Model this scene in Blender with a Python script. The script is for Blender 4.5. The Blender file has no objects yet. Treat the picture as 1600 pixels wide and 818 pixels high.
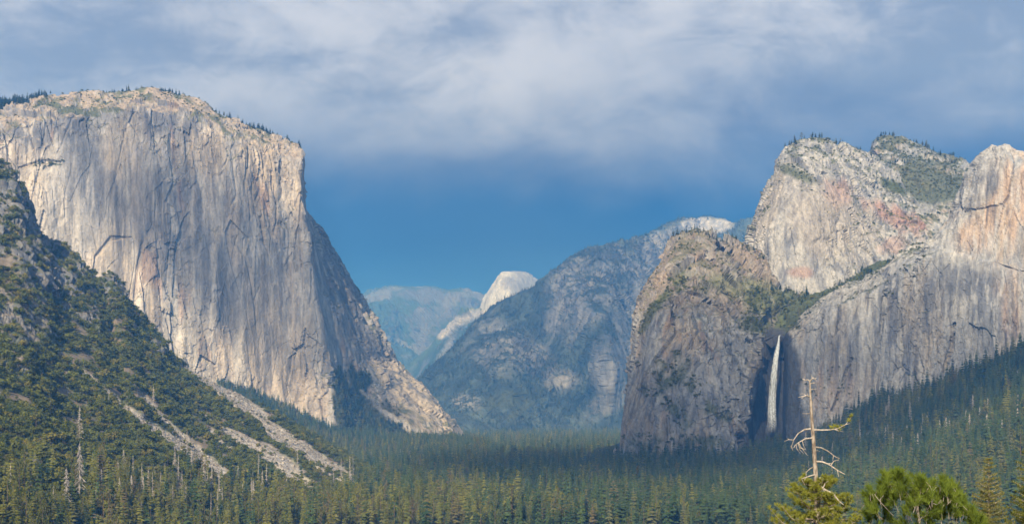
import bpy, math, random
import numpy as np

SC = bpy.context.scene
COL = SC.collection

# ------------------------------------------------------------------ camera
FPX, HOR = 2084.0, 640.0                 # focal length and horizon row, in pixels of a 1600 px wide frame
cam_data = bpy.data.cameras.new("camera")
cam = bpy.data.objects.new("camera", cam_data)
COL.objects.link(cam)
cam.location = (0, 0, 0)
cam.rotation_euler = (math.radians(90), 0, 0)
cam_data.sensor_width = 36.0
cam_data.lens = 36.0 * FPX / 1600.0
cam_data.shift_y = (HOR - 409.0) / 1600.0
cam_data.clip_start = 0.5
cam_data.clip_end = 80000.0
SC.camera = cam

# ------------------------------------------------------------------ light
SUN_EL = math.radians(33)
SUN_H = np.array([-0.24, -0.97]); SUN_H /= np.linalg.norm(SUN_H)
SUN = np.array([SUN_H[0] * math.cos(SUN_EL), SUN_H[1] * math.cos(SUN_EL), math.sin(SUN_EL)])
sun_data = bpy.data.lights.new("sun", 'SUN')
sun_data.energy = 4.2
sun_data.angle = math.radians(0.5)
sun_data.color = (1.0, 0.935, 0.83)
sun = bpy.data.objects.new("sun", sun_data)
COL.objects.link(sun)
from mathutils import Vector
sun.rotation_euler = Vector((-SUN[0], -SUN[1], -SUN[2])).to_track_quat('-Z', 'Y').to_euler()

SC.view_settings.view_transform = 'Standard'
SC.view_settings.look = 'None'
SC.view_settings.exposure = 0.85
SC.view_settings.gamma = 1.0
SC.render.engine = 'CYCLES'
SC.cycles.use_denoising = True
SC.cycles.max_bounces = 5
SC.cycles.diffuse_bounces = 3
SC.cycles.transparent_max_bounces = 40
SC.cycles.volume_bounces = 0


def N(nt, typ, **kw):
    n = nt.nodes.new(typ)
    for k, v in kw.items():
        if k.startswith('i_'):
            key = k[2:]
            n.inputs[int(key) if key.isdigit() else key].default_value = v
        else:
            setattr(n, k, v)
    return n


def mathn(nt, op, a, b=None, c=None, clamp=False):
    n = nt.nodes.new('ShaderNodeMath'); n.operation = op; n.use_clamp = clamp
    for i, v in enumerate((a, b, c)):
        if v is None:
            continue
        if isinstance(v, (int, float)):
            n.inputs[i].default_value = v
        else:
            nt.links.new(v, n.inputs[i])
    return n.outputs[0]


def mixc(nt, f, a, b, mode='MIX'):
    n = nt.nodes.new('ShaderNodeMix'); n.data_type = 'RGBA'; n.blend_type = mode
    for s, v in (('Factor', f), ('A', a), ('B', b)):
        sock = [i for i in n.inputs if i.name == s and (i.type == ('VALUE' if s == 'Factor' else 'RGBA'))][0]
        if isinstance(v, (int, float)):
            sock.default_value = v
        elif isinstance(v, tuple):
            sock.default_value = (*v, 1.0) if len(v) == 3 else v
        else:
            nt.links.new(v, sock)
    return [o for o in n.outputs if o.type == 'RGBA'][0]


def maprange(nt, v, a, b, c=0.0, d=1.0, smooth=True):
    n = nt.nodes.new('ShaderNodeMapRange')
    n.interpolation_type = 'SMOOTHSTEP' if smooth else 'LINEAR'
    nt.links.new(v, n.inputs[0])
    for i, x in zip((1, 2, 3, 4), (a, b, c, d)):
        n.inputs[i].default_value = x
    return n.outputs[0]


def build_world():
    w = bpy.data.worlds.new("World"); SC.world = w; w.use_nodes = True
    nt = w.node_tree; nt.nodes.clear()
    out = N(nt, 'ShaderNodeOutputWorld'); bg = N(nt, 'ShaderNodeBackground')
    nt.links.new(bg.outputs[0], out.inputs[0])
    bg.inputs[1].default_value = 0.1
    sky = N(nt, 'ShaderNodeTexSky', sky_type='NISHITA', sun_disc=False)
    sky.sun_elevation = SUN_EL
    sky.sun_rotation = math.atan2(SUN[0], SUN[1])
    sky.altitude = 1300
    tc = N(nt, 'ShaderNodeTexCoord')
    sep = N(nt, 'ShaderNodeSeparateXYZ'); nt.links.new(tc.outputs['Generated'], sep.inputs[0])
    X, Y, Z = sep.outputs
    # the cloud deck, seen in perspective: direction projected on a level plane
    zc = mathn(nt, 'MAXIMUM', Z, 0.03)
    px = mathn(nt, 'DIVIDE', X, zc); py = mathn(nt, 'DIVIDE', Y, zc)
    comb = N(nt, 'ShaderNodeCombineXYZ'); nt.links.new(px, comb.inputs[0])
    nt.links.new(mathn(nt, 'MULTIPLY', py, 1.35), comb.inputs[1])
    def noise(vec, scale, det, rough=0.55, dist=0.0, off=None):
        n = N(nt, 'ShaderNodeTexNoise'); n.inputs['Scale'].default_value = scale
        n.inputs['Detail'].default_value = det; n.inputs['Roughness'].default_value = rough
        n.inputs['Distortion'].default_value = dist
        if off:
            m = N(nt, 'ShaderNodeVectorMath', operation='ADD'); nt.links.new(vec, m.inputs[0]); m.inputs[1].default_value = off
            vec = m.outputs[0]
        nt.links.new(vec, n.inputs['Vector'])
        return n.outputs['Fac']
    # blend of plane-projected and direction-space noise: the far deck keeps billowy shapes
    dirs = N(nt, 'ShaderNodeMapping'); dirs.inputs['Scale'].default_value = (1.0, 1.0, 1.75)
    nt.links.new(tc.outputs['Generated'], dirs.inputs[0])
    D = dirs.outputs[0]
    n_big = noise(D, 3.4, 3, 0.5, 0.3, (3.1, 0.4, 1.7))
    n_mid = noise(D, 8.0, 8, 0.62, 0.6, (0.3, 5.2, 2.2))
    n_pl = noise(comb.outputs[0], 0.9, 6, 0.55, 0.3)
    n_edge = noise(D, 5.0, 6, 0.55, 0.4, (7.3, 2.1, 0.6))
    # deck mask: low storm curtain below the deck's far edge
    zed = mathn(nt, 'ADD', Z, mathn(nt, 'MULTIPLY', mathn(nt, 'SUBTRACT', n_edge, 0.5), 0.13))
    zed = mathn(nt, 'SUBTRACT', zed, mathn(nt, 'MULTIPLY', X, 0.04))
    deck = maprange(nt, zed, 0.140, 0.236)
    # billow brightness in the deck
    b = mathn(nt, 'ADD', mathn(nt, 'MULTIPLY', n_big, 0.55), mathn(nt, 'MULTIPLY', n_mid, 0.45))
    b = mathn(nt, 'ADD', mathn(nt, 'MULTIPLY', b, 0.8), mathn(nt, 'MULTIPLY', n_pl, 0.2))
    n_fine = noise(D, 22.0, 6, 0.6, 0.6, (1.3, 0.2, 4.2))
    b = mathn(nt, 'ADD', b, mathn(nt, 'MULTIPLY', mathn(nt, 'SUBTRACT', n_fine, 0.5), 0.22))
    # the thickest, palest part of the deck stands over the valley mouth
    ax = mathn(nt, 'ABSOLUTE', mathn(nt, 'ADD', X, 0.01))
    b = mathn(nt, 'ADD', b, maprange(nt, ax, 0.0, 0.34, 0.035, -0.02))
    bright = mathn(nt, 'MULTIPLY', maprange(nt, b, 0.40, 0.60), maprange(nt, zed, 0.165, 0.275, 0.15, 1.0))      # the deck's far underside is grey with rain
    dk_col = mixc(nt, bright, (1.35, 1.8, 2.85), (3.3, 3.6, 4.5))
    storm_n = maprange(nt, n_big, 0.45, 0.7)
    st = mixc(nt, storm_n, (0.04, 0.42, 1.6), (0.18, 0.62, 1.8))
    skyc = mixc(nt, deck, st, dk_col)
    # behind the viewer and overhead the deck breaks up and the clear sky shows through
    back = maprange(nt, Y, 0.75, -0.1)
    gap = mathn(nt, 'MULTIPLY', back, maprange(nt, n_pl, 0.42, 0.58))
    skyc = mixc(nt, gap, skyc, sky.outputs[0])
    nt.links.new(skyc, bg.inputs[0])


build_world()


# ------------------------------------------------------------------ numeric helpers
def at(px, py, D):
    return np.array([(px - 800.0) / FPX * D, D, (HOR - py) / FPX * D])


def to_px(P):
    d = np.maximum(P[..., 1], 1.0)
    return 800 + FPX * P[..., 0] / d, HOR - FPX * P[..., 2] / d


def sstep(a, b, x):
    t = np.clip((x - a) / (b - a), 0, 1)
    return t * t * (3 - 2 * t)


def hash3(ix, iy, iz, seed):
    h = (ix.astype(np.uint32) * np.uint32(374761393) + iy.astype(np.uint32) * np.uint32(668265263)
         + iz.astype(np.uint32) * np.uint32(2147483647) + np.uint32((seed * 974634777) & 0xffffffff))
    h = (h ^ (h >> np.uint32(13))) * np.uint32(1274126177)
    h ^= h >> np.uint32(16)
    h = h * np.uint32(2246822519)
    return h ^ (h >> np.uint32(13))


G3 = np.array([(1, 1, 0), (-1, 1, 0), (1, -1, 0), (-1, -1, 0), (1, 0, 1), (-1, 0, 1), (1, 0, -1), (-1, 0, -1),
               (0, 1, 1), (0, -1, 1), (0, 1, -1), (0, -1, -1), (1, 1, 0), (-1, 1, 0), (0, -1, 1), (0, -1, -1)], np.float32)


def perlin(p, seed=0):
    """gradient noise, about -1..1"""
    p = np.asarray(p, np.float64)
    f = np.floor(p); i = f.astype(np.int64); w = (p - f).astype(np.float32)
    u = w * w * w * (w * (w * 6 - 15) + 10)
    tot = 0
    for dx in (0, 1):
        ux = u[:, 0] if dx else 1 - u[:, 0]
        for dy in (0, 1):
            uy = u[:, 1] if dy else 1 - u[:, 1]
            for dz in (0, 1):
                uz = u[:, 2] if dz else 1 - u[:, 2]
                g = G3[hash3(i[:, 0] + dx, i[:, 1] + dy, i[:, 2] + dz, seed) & np.uint32(15)]
                tot = tot + ux * uy * uz * (g[:, 0] * (w[:, 0] - dx) + g[:, 1] * (w[:, 1] - dy) + g[:, 2] * (w[:, 2] - dz))
    return tot


def fbm(P, scale, octv=4, vs=1.0, seed=0, gain=0.5):
    q = P / scale * np.array([1, 1, vs])
    a, s, t = 1.0, 0.0, 0.0
    for o in range(octv):
        t = t + a * perlin(q + 17.3 * o, seed + o); s += a; a *= gain; q = q * 2.03
    return 1.6 * t / s


def ridged(P, scale, octv=3, vs=1.0, seed=0):
    q = P / scale * np.array([1, 1, vs])
    a, s, t = 1.0, 0.0, 0.0
    for o in range(octv):
        t = t + a * (1 - 2 * np.abs(perlin(q + 9.7 * o, seed + o))); s += a; a *= 0.5; q = q * 2.1
    return t / s


def facets(P, scale, vs=0.5, seed=0, tilt=0.7, jag=1.0):
    """blocky rock: every cell of a jittered grid is a tilted plate; returns about -1..1 and the cell's random value"""
    q = P / scale * np.array([1, 1, vs])
    f = np.floor(q); i = f.astype(np.int64); w = (q - f).astype(np.float32)
    best = np.full(len(P), 1e9, np.float32); val = np.zeros(len(P), np.float32); rnd = np.zeros(len(P), np.float32)
    for dx in (-1, 0, 1):
        for dy in (-1, 0, 1):
            for dz in (-1, 0, 1):
                h = hash3(i[:, 0] + dx, i[:, 1] + dy, i[:, 2] + dz, seed)
                j = [((h >> np.uint32(s)) & np.uint32(255)).astype(np.float32) / 255.0 for s in (0, 8, 16)]
                r = ((h >> np.uint32(24)) & np.uint32(255)).astype(np.float32) / 255.0
                d0 = w[:, 0] - dx - j[0]; d1 = w[:, 1] - dy - j[1]; d2 = w[:, 2] - dz - j[2]
                dd = d0 * d0 + d1 * d1 + d2 * d2
                v = jag * (r - 0.5) + tilt * (d0 * (j[1] - 0.5) + d1 * (j[2] - 0.5) + d2 * (j[0] - 0.5)) * 2
                m = dd < best
                best = np.where(m, dd, best); val = np.where(m, v, val); rnd = np.where(m, r, rnd)
    return val, rnd


# ------------------------------------------------------------------ object helpers
def tag(o, label=None, cat=None, group=None, kind=None):
    if label: o['label'] = label
    if cat: o['category'] = cat
    if group: o['group'] = group
    if kind: o['kind'] = kind
    return o


def link(name, data, parent=None, loc=None):
    o = bpy.data.objects.new(name, data); COL.objects.link(o)
    if parent is not None: o.parent = parent
    if loc is not None: o.location = loc
    return o


def mesh_np(name, V, F, mats=(), midx=None, smooth=False):
    """V (n,3); F (m,3|4) array or list of faces"""
    me = bpy.data.meshes.new(name)
    if isinstance(F, np.ndarray):
        V = np.asarray(V, np.float32)
        m, k = F.shape
        me.vertices.add(len(V)); me.vertices.foreach_set('co', V.ravel())
        me.loops.add(m * k); me.loops.foreach_set('vertex_index', F.astype(np.int32).ravel())
        me.polygons.add(m)
        me.polygons.foreach_set('loop_start', np.arange(0, m * k, k, dtype=np.int32))
        me.polygons.foreach_set('loop_total', np.full(m, k, np.int32))
    else:
        me.from_pydata([tuple(map(float, v)) for v in V], [], F)
    for mt in mats: me.materials.append(mt)
    if midx is not None: me.polygons.foreach_set('material_index', np.asarray(midx, np.int32))
    me.polygons.foreach_set('use_smooth', np.full(len(me.polygons), smooth))
    me.update(calc_edges=True)
    return me


def color_attr(me, C):
    a = me.color_attributes.new("Col", 'FLOAT_COLOR', 'POINT')
    rgba = np.ones((len(C), 4), np.float32); rgba[:, :3] = C
    a.data.foreach_set('color', rgba.ravel())


# ------------------------------------------------------------------ materials
def mat_base(name, rough=0.9, spec=0.2):
    m = bpy.data.materials.new(name); m.use_nodes = True
    nt = m.node_tree; nt.nodes.clear()
    out = N(nt, 'ShaderNodeOutputMaterial'); b = N(nt, 'ShaderNodeBsdfPrincipled')
    b.inputs['Roughness'].default_value = rough
    b.inputs['Specular IOR Level'].default_value = spec
    nt.links.new(b.outputs[0], out.inputs[0])
    return m, nt, b


def mat_rock(name, s=1.0, bump=0.6, vs=0.3, contrast=0.5):
    """weathered granite: the mesh's own stain map times fine streaks and grain, with fine relief"""
    m, nt, b = mat_base(name, 0.92, 0.15)
    at_ = N(nt, 'ShaderNodeAttribute', attribute_name='Col')
    tc = N(nt, 'ShaderNodeTexCoord')
    mp = N(nt, 'ShaderNodeMapping'); mp.inputs['Scale'].default_value = (1, 1, vs)
    nt.links.new(tc.outputs['Object'], mp.inputs[0])
    def noise(vec, size, det=4, rough=0.6):
        n = N(nt, 'ShaderNodeTexNoise'); n.inputs['Scale'].default_value = 1.0 / size
        n.inputs['Detail'].default_value = det; n.inputs['Roughness'].default_value = rough
        nt.links.new(vec, n.inputs['Vector']); return n.outputs['Fac']
    streak = noise(mp.outputs[0], 9 * s, 5, 0.7)
    grain = noise(tc.outputs['Object'], 5 * s, 4, 0.7)
    f = mathn(nt, 'ADD', mathn(nt, 'MULTIPLY', streak, 0.6), mathn(nt, 'MULTIPLY', grain, 0.4))
    f = maprange(nt, f, 0.36, 0.64, 1.0 - contrast, 1.0 + contrast * 0.62, False)
    fc = N(nt, 'ShaderNodeCombineXYZ')
    for i in range(3): nt.links.new(f, fc.inputs[i])
    col = mixc(nt, 1.0, at_.outputs['Color'], fc.outputs[0], 'MULTIPLY')
    nt.links.new(col, b.inputs['Base Color'])
    if bump:
        bp = N(nt, 'ShaderNodeBump'); bp.inputs['Strength'].default_value = bump; bp.inputs['Distance'].default_value = 3.0 * s
        nt.links.new(mathn(nt, 'ADD', streak, grain), bp.inputs['Height'])
        nt.links.new(bp.outputs[0], b.inputs['Normal'])
    return m


def mat_leaf(name, dark, light, var=0.35, trans=0.15, warm=None):
    """foliage: every plant has a tone of its own, with small clumps of tone inside the crown"""
    m, nt, b = mat_base(name, 0.75, 0.15)
    oi = N(nt, 'ShaderNodeObjectInfo')
    tc = N(nt, 'ShaderNodeTexCoord')
    n = N(nt, 'ShaderNodeTexNoise'); n.inputs['Scale'].default_value = 7.0; n.inputs['Detail'].default_value = 2
    nt.links.new(tc.outputs['Object'], n.inputs['Vector'])
    f = mathn(nt, 'ADD', mathn(nt, 'MULTIPLY', oi.outputs['Random'], 0.62),
              mathn(nt, 'MULTIPLY', maprange(nt, n.outputs['Fac'], 0.3, 0.7), 0.38))
    col = mixc(nt, f, dark, light)
    if warm:
        r2 = mathn(nt, 'FRACT', mathn(nt, 'MULTIPLY', oi.outputs['Random'], 37.7))
        col = mixc(nt, maprange(nt, r2, 0.8, 1.0, 0.0, 0.8), col, warm)
    nt.links.new(col, b.inputs['Base Color'])
    if trans:
        out = [x for x in nt.nodes if x.type == 'OUTPUT_MATERIAL'][0]
        tr = N(nt, 'ShaderNodeBsdfTranslucent'); nt.links.new(col, tr.inputs[0])
        mx = N(nt, 'ShaderNodeMixShader'); mx.inputs[0].default_value = trans
        nt.links.new(b.outputs[0], mx.inputs[1]); nt.links.new(tr.outputs[0], mx.inputs[2])
        nt.links.new(mx.outputs[0], out.inputs[0])
    return m


def mat_bark(name, a, b2, size=0.3, vs=0.2):
    m, nt, b = mat_base(name, 0.9, 0.1)
    tc = N(nt, 'ShaderNodeTexCoord'); mp = N(nt, 'ShaderNodeMapping'); mp.inputs['Scale'].default_value = (1, 1, vs)
    nt.links.new(tc.outputs['Object'], mp.inputs[0])
    n = N(nt, 'ShaderNodeTexNoise'); n.inputs['Scale'].default_value = 1 / size; n.inputs['Detail'].default_value = 4
    nt.links.new(mp.outputs[0], n.inputs['Vector'])
    nt.links.new(mixc(nt, maprange(nt, n.outputs['Fac'], 0.35, 0.65), a, b2), b.inputs['Base Color'])
    bp = N(nt, 'ShaderNodeBump'); bp.inputs['Strength'].default_value = 0.5; bp.inputs['Distance'].default_value = size * 0.3
    nt.links.new(n.outputs['Fac'], bp.inputs['Height']); nt.links.new(bp.outputs[0], b.inputs['Normal'])
    return m


M_ROCK = mat_rock("granite_near", 1.0, 0.7, 0.25, 0.45)
M_ROCK_EC = mat_rock("granite_streaked", 1.3, 0.7, 0.14, 0.42)
M_ROCK_FAR = mat_rock("granite_far", 3.0, 0.7, 0.3, 0.4)
M_SOIL = mat_rock("hillside_soil", 0.9, 0.5, 1.0, 0.5)
M_CON = mat_leaf("conifer_needles", (0.014, 0.036, 0.013), (0.088, 0.124, 0.036), trans=0.2, warm=(0.15, 0.14, 0.05))
M_CON_SUN = mat_leaf("sunlit_conifer_needles", (0.075, 0.095, 0.018), (0.24, 0.225, 0.045), trans=0.3, warm=(0.16, 0.12, 0.07))  # yellow copy of the conifer needles, sunlight put into its colour
M_OAK = mat_leaf("oak_leaves", (0.040, 0.058, 0.011), (0.185, 0.195, 0.034), trans=0.3, warm=(0.26, 0.215, 0.045))
M_BARK = mat_bark("conifer_bark", (0.10, 0.07, 0.05), (0.20, 0.15, 0.11))
M_DEAD = mat_bark("dead_wood", (0.26, 0.23, 0.205), (0.50, 0.45, 0.40))
M_STONE = mat_bark("talus_stone", (0.12, 0.105, 0.092), (0.43, 0.38, 0.32), 1.5, 1.0)


# ------------------------------------------------------------------ lofted terrain
def cr(A, t, sm):
    """interpolate control rows A (n,...) at parameters t, Catmull-Rom blended with straight lines"""
    n = len(A); i = np.clip(np.floor(t).astype(int), 0, n - 2); w = (t - i).reshape((-1,) + (1,) * (A.ndim - 1))
    p1, p2 = A[i], A[i + 1]
    p0 = np.where((i == 0).reshape(w.shape), 2 * p1 - p2, A[np.maximum(i - 1, 0)])
    p3 = np.where((i + 2 > n - 1).reshape(w.shape), 2 * p2 - p1, A[np.minimum(i + 2, n - 1)])
    c = 0.5 * (2 * p1 + (p2 - p0) * w + (2 * p0 - 5 * p1 + 4 * p2 - p3) * w ** 2 + (3 * p1 - p0 - 3 * p2 + p3) * w ** 3)
    return sm * c + (1 - sm) * (p1 * (1 - w) + p2 * w)


def params(lens, n):
    lens = np.maximum(np.asarray(lens, float), 1e-6)
    cum = np.concatenate([[0], np.cumsum(lens)]); x = np.linspace(0, cum[-1], n)
    return np.interp(x, cum, np.arange(len(cum)))


class Patch:
    """a real surface through rows of control points (pixel column, pixel row, distance), continued behind its skyline"""

    def __init__(self, rows, nu, nv, sm=0.5, back=((150, 10), (500, 60), (1200, 400)), wcols=None):
        ctrl = np.array([[at(*p) for p in r] for r in rows])
        pix = np.array([[p[:2] for p in r] for r in rows], float)
        nb = 0
        lu = np.linalg.norm(np.diff(pix, axis=1), axis=2).mean(0)
        lv = np.linalg.norm(np.diff(pix, axis=0), axis=2).mean(1)
        if wcols is not None: lu = lu * np.asarray(wcols)
        if back:
            top = ctrl[0]; rad = top.copy(); rad[:, 2] = 0
            rad /= np.linalg.norm(rad, axis=1)[:, None]
            ex = [top + rad * b + np.array([0, 0, -dz]) for b, dz in back]
            ctrl = np.concatenate([np.array(ex[::-1]), ctrl]); nb = len(back)
            lv = np.concatenate([np.full(nb, lv.sum() * 0.035), lv])
        self.tu, self.tv = params(lu, nu), params(lv, nv)
        g = cr(ctrl, self.tv, sm)
        g = cr(np.swapaxes(g, 0, 1), self.tu, sm)
        self.G = np.swapaxes(g, 0, 1).copy()             # nv, nu, 3
        self.nu, self.nv, self.nb = nu, nv, nb
        self.row = self.tv - nb                          # <0 behind the skyline
        self.base = self.G.reshape(-1, 3).copy()

    @property
    def P(self): return self.G.reshape(-1, 3)

    def normals(self):
        gu = np.gradient(self.G, axis=1); gv = np.gradient(self.G, axis=0)
        n = np.cross(gu, gv); l = np.linalg.norm(n, axis=2, keepdims=True); n = n / np.maximum(l, 1e-9)
        front = self.row >= 0
        s = np.sign(-(n[front] * self.G[front]).sum(2).sum())
        return (n * (s if s else 1)).reshape(-1, 3)

    def push(self, d, nrm=None):
        nrm = self.normals() if nrm is None else nrm
        self.G += (nrm * np.asarray(d)[:, None]).reshape(self.G.shape)

    def px(self): return to_px(self.P)

    def rowv(self): return np.repeat(self.row, self.nu)

    def faces(self):
        i = np.arange(self.nv * self.nu).reshape(self.nv, self.nu)
        return np.stack([i[:-1, :-1], i[1:, :-1], i[1:, 1:], i[:-1, 1:]], -1).reshape(-1, 4)

    def build(self, name, C, mat, label, cat=None, smooth=False):
        me = mesh_np(name, self.P, self.faces(), [mat], smooth=smooth)
        color_attr(me, np.clip(C, 0.005, 0.8))
        o = link(name, me)
        return tag(o, label, cat, kind='structure')

    def scatter(self, rng, mask, density, in_view=True):
        """random points on the surface, density per square metre times the mask"""
        F = self.faces(); P = self.P
        a, b, c, d = (P[F[:, k]] for k in range(4))
        area = 0.5 * np.linalg.norm(np.cross(c - a, d - b), axis=1)
        m = mask[F].mean(1)
        if in_view:
            x, y = to_px((a + c) * 0.5)
            m = m * ((x > -120) & (x < 1720) & (y < 1000) & (y > -50))
        lam = area * m * density
        n = rng.poisson(np.minimum(lam, 50))
        idx = np.repeat(np.arange(len(F)), n)
        if not len(idx): return np.zeros((0, 3))
        u, v = rng.random(len(idx))[:, None], rng.random(len(idx))[:, None]
        return (a[idx] * (1 - u) + b[idx] * u) * (1 - v) + (d[idx] * (1 - u) + c[idx] * u) * v


def lerp(a, b, f):
    f = np.asarray(f)[:, None]
    return np.asarray(a) * (1 - f) + np.asarray(b) * f


def blob(px, py, cx, cy, rx, ry, nz=0, ang=0.0, soft=0.5, rag=0.6):
    a = math.radians(ang); dx, dy = px - cx, py - cy
    u = (dx * math.cos(a) + dy * math.sin(a)) / rx; v = (-dx * math.sin(a) + dy * math.cos(a)) / ry
    r = np.sqrt(u * u + v * v) + rag * nz
    return 1 - sstep(1 - soft, 1 + soft * 0.6, r)


def stroke(px, py, pts, nz=0, rag=0.5, soft=0.4):
    """mask along a polyline of (x, y, half width)"""
    best = np.full(px.shape, 9.0)
    for (x0, y0, w0), (x1, y1, w1) in zip(pts[:-1], pts[1:]):
        dx, dy = x1 - x0, y1 - y0; L = dx * dx + dy * dy
        t = np.clip(((px - x0) * dx + (py - y0) * dy) / L, 0, 1)
        d = np.hypot(px - x0 - t * dx, py - y0 - t * dy) / (w0 + (w1 - w0) * t)
        best = np.minimum(best, d)
    return 1 - sstep(1 - soft, 1 + soft, best + rag * nz)


GREY = np.array((0.255, 0.255, 0.262)); PALE = np.array((0.385, 0.37, 0.352)); TAN = np.array((0.355, 0.30, 0.24))
BLUE = np.array((0.138, 0.144, 0.165)); DARK = np.array((0.085, 0.085, 0.09)); ORNG = np.array((0.47, 0.26, 0.15))
BRUSH = np.array((0.060, 0.070, 0.028)); SOIL = np.array((0.24, 0.19, 0.135)); TALUS = np.array((0.34, 0.315, 0.29))
MOSS = np.array((0.10, 0.115, 0.045)); FORE = np.array((0.030, 0.045, 0.022))

CON_PTS, OAK_PTS, ROCK_PTS = [], [], []       # (points, mean size, spread)


def cliff_relief(pt, s, seed, big=1.0, vs=0.3, block=1.0, fine=1.0):
    P = pt.base
    px_, py_ = to_px(P)
    damp = 1 - 0.88 * stroke(px_, py_, [(1213, 505, 22), (1209, 600, 24), (1206, 700, 30)], 0, 0, 0.5) * (P[:, 1] < 3200)   # the recess worn smooth by the water
    if seed != 451: pt.push(-22 * (1 - damp))
    d = damp * big * 17 * s * fbm(P, 190 * s, 3, vs, seed)
    pt.push(d)
    P = pt.P.copy()
    md = damp * (0.35 + 1.25 * sstep(-0.25, 0.35, fbm(P, 230 * s, 3, 0.5, seed + 31))); mf = damp * (0.3 + 1.2 * sstep(-0.25, 0.3, fbm(P, 150 * s, 3, 0.4, seed + 37)))
    d = md * block * s * (9.0 * facets(P, 62 * s, vs * 1.3, seed + 1)[0] + 5.0 * facets(P, 27 * s, vs * 1.5, seed + 2)[0]
                     + 2.6 * facets(P, 12 * s, 0.6, seed + 3)[0])
    d = d + mf * fine * s * (5.0 * ridged(P, 34 * s, 3, vs * 0.6, seed + 5) + 1.2 * fbm(P, 9 * s, 3, 0.6, seed + 9))
    for sc_, am, k in ((95, 4.6, 51), (38, 3.0, 53)):        # joints: narrow clefts
        q = P / (sc_ * s) * np.array([1, 1, max(vs * 0.8, 0.2)]) + 0.35 * facets(P, sc_ * 0.9 * s, vs, seed + k)[0][:, None]
        d = d - block * am * s * mf * sstep(0.075, 0.0, np.abs(perlin(q, seed + k)))
    pt.push(d)


# ================================================================== the setting
rng = np.random.default_rng(11)

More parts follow.
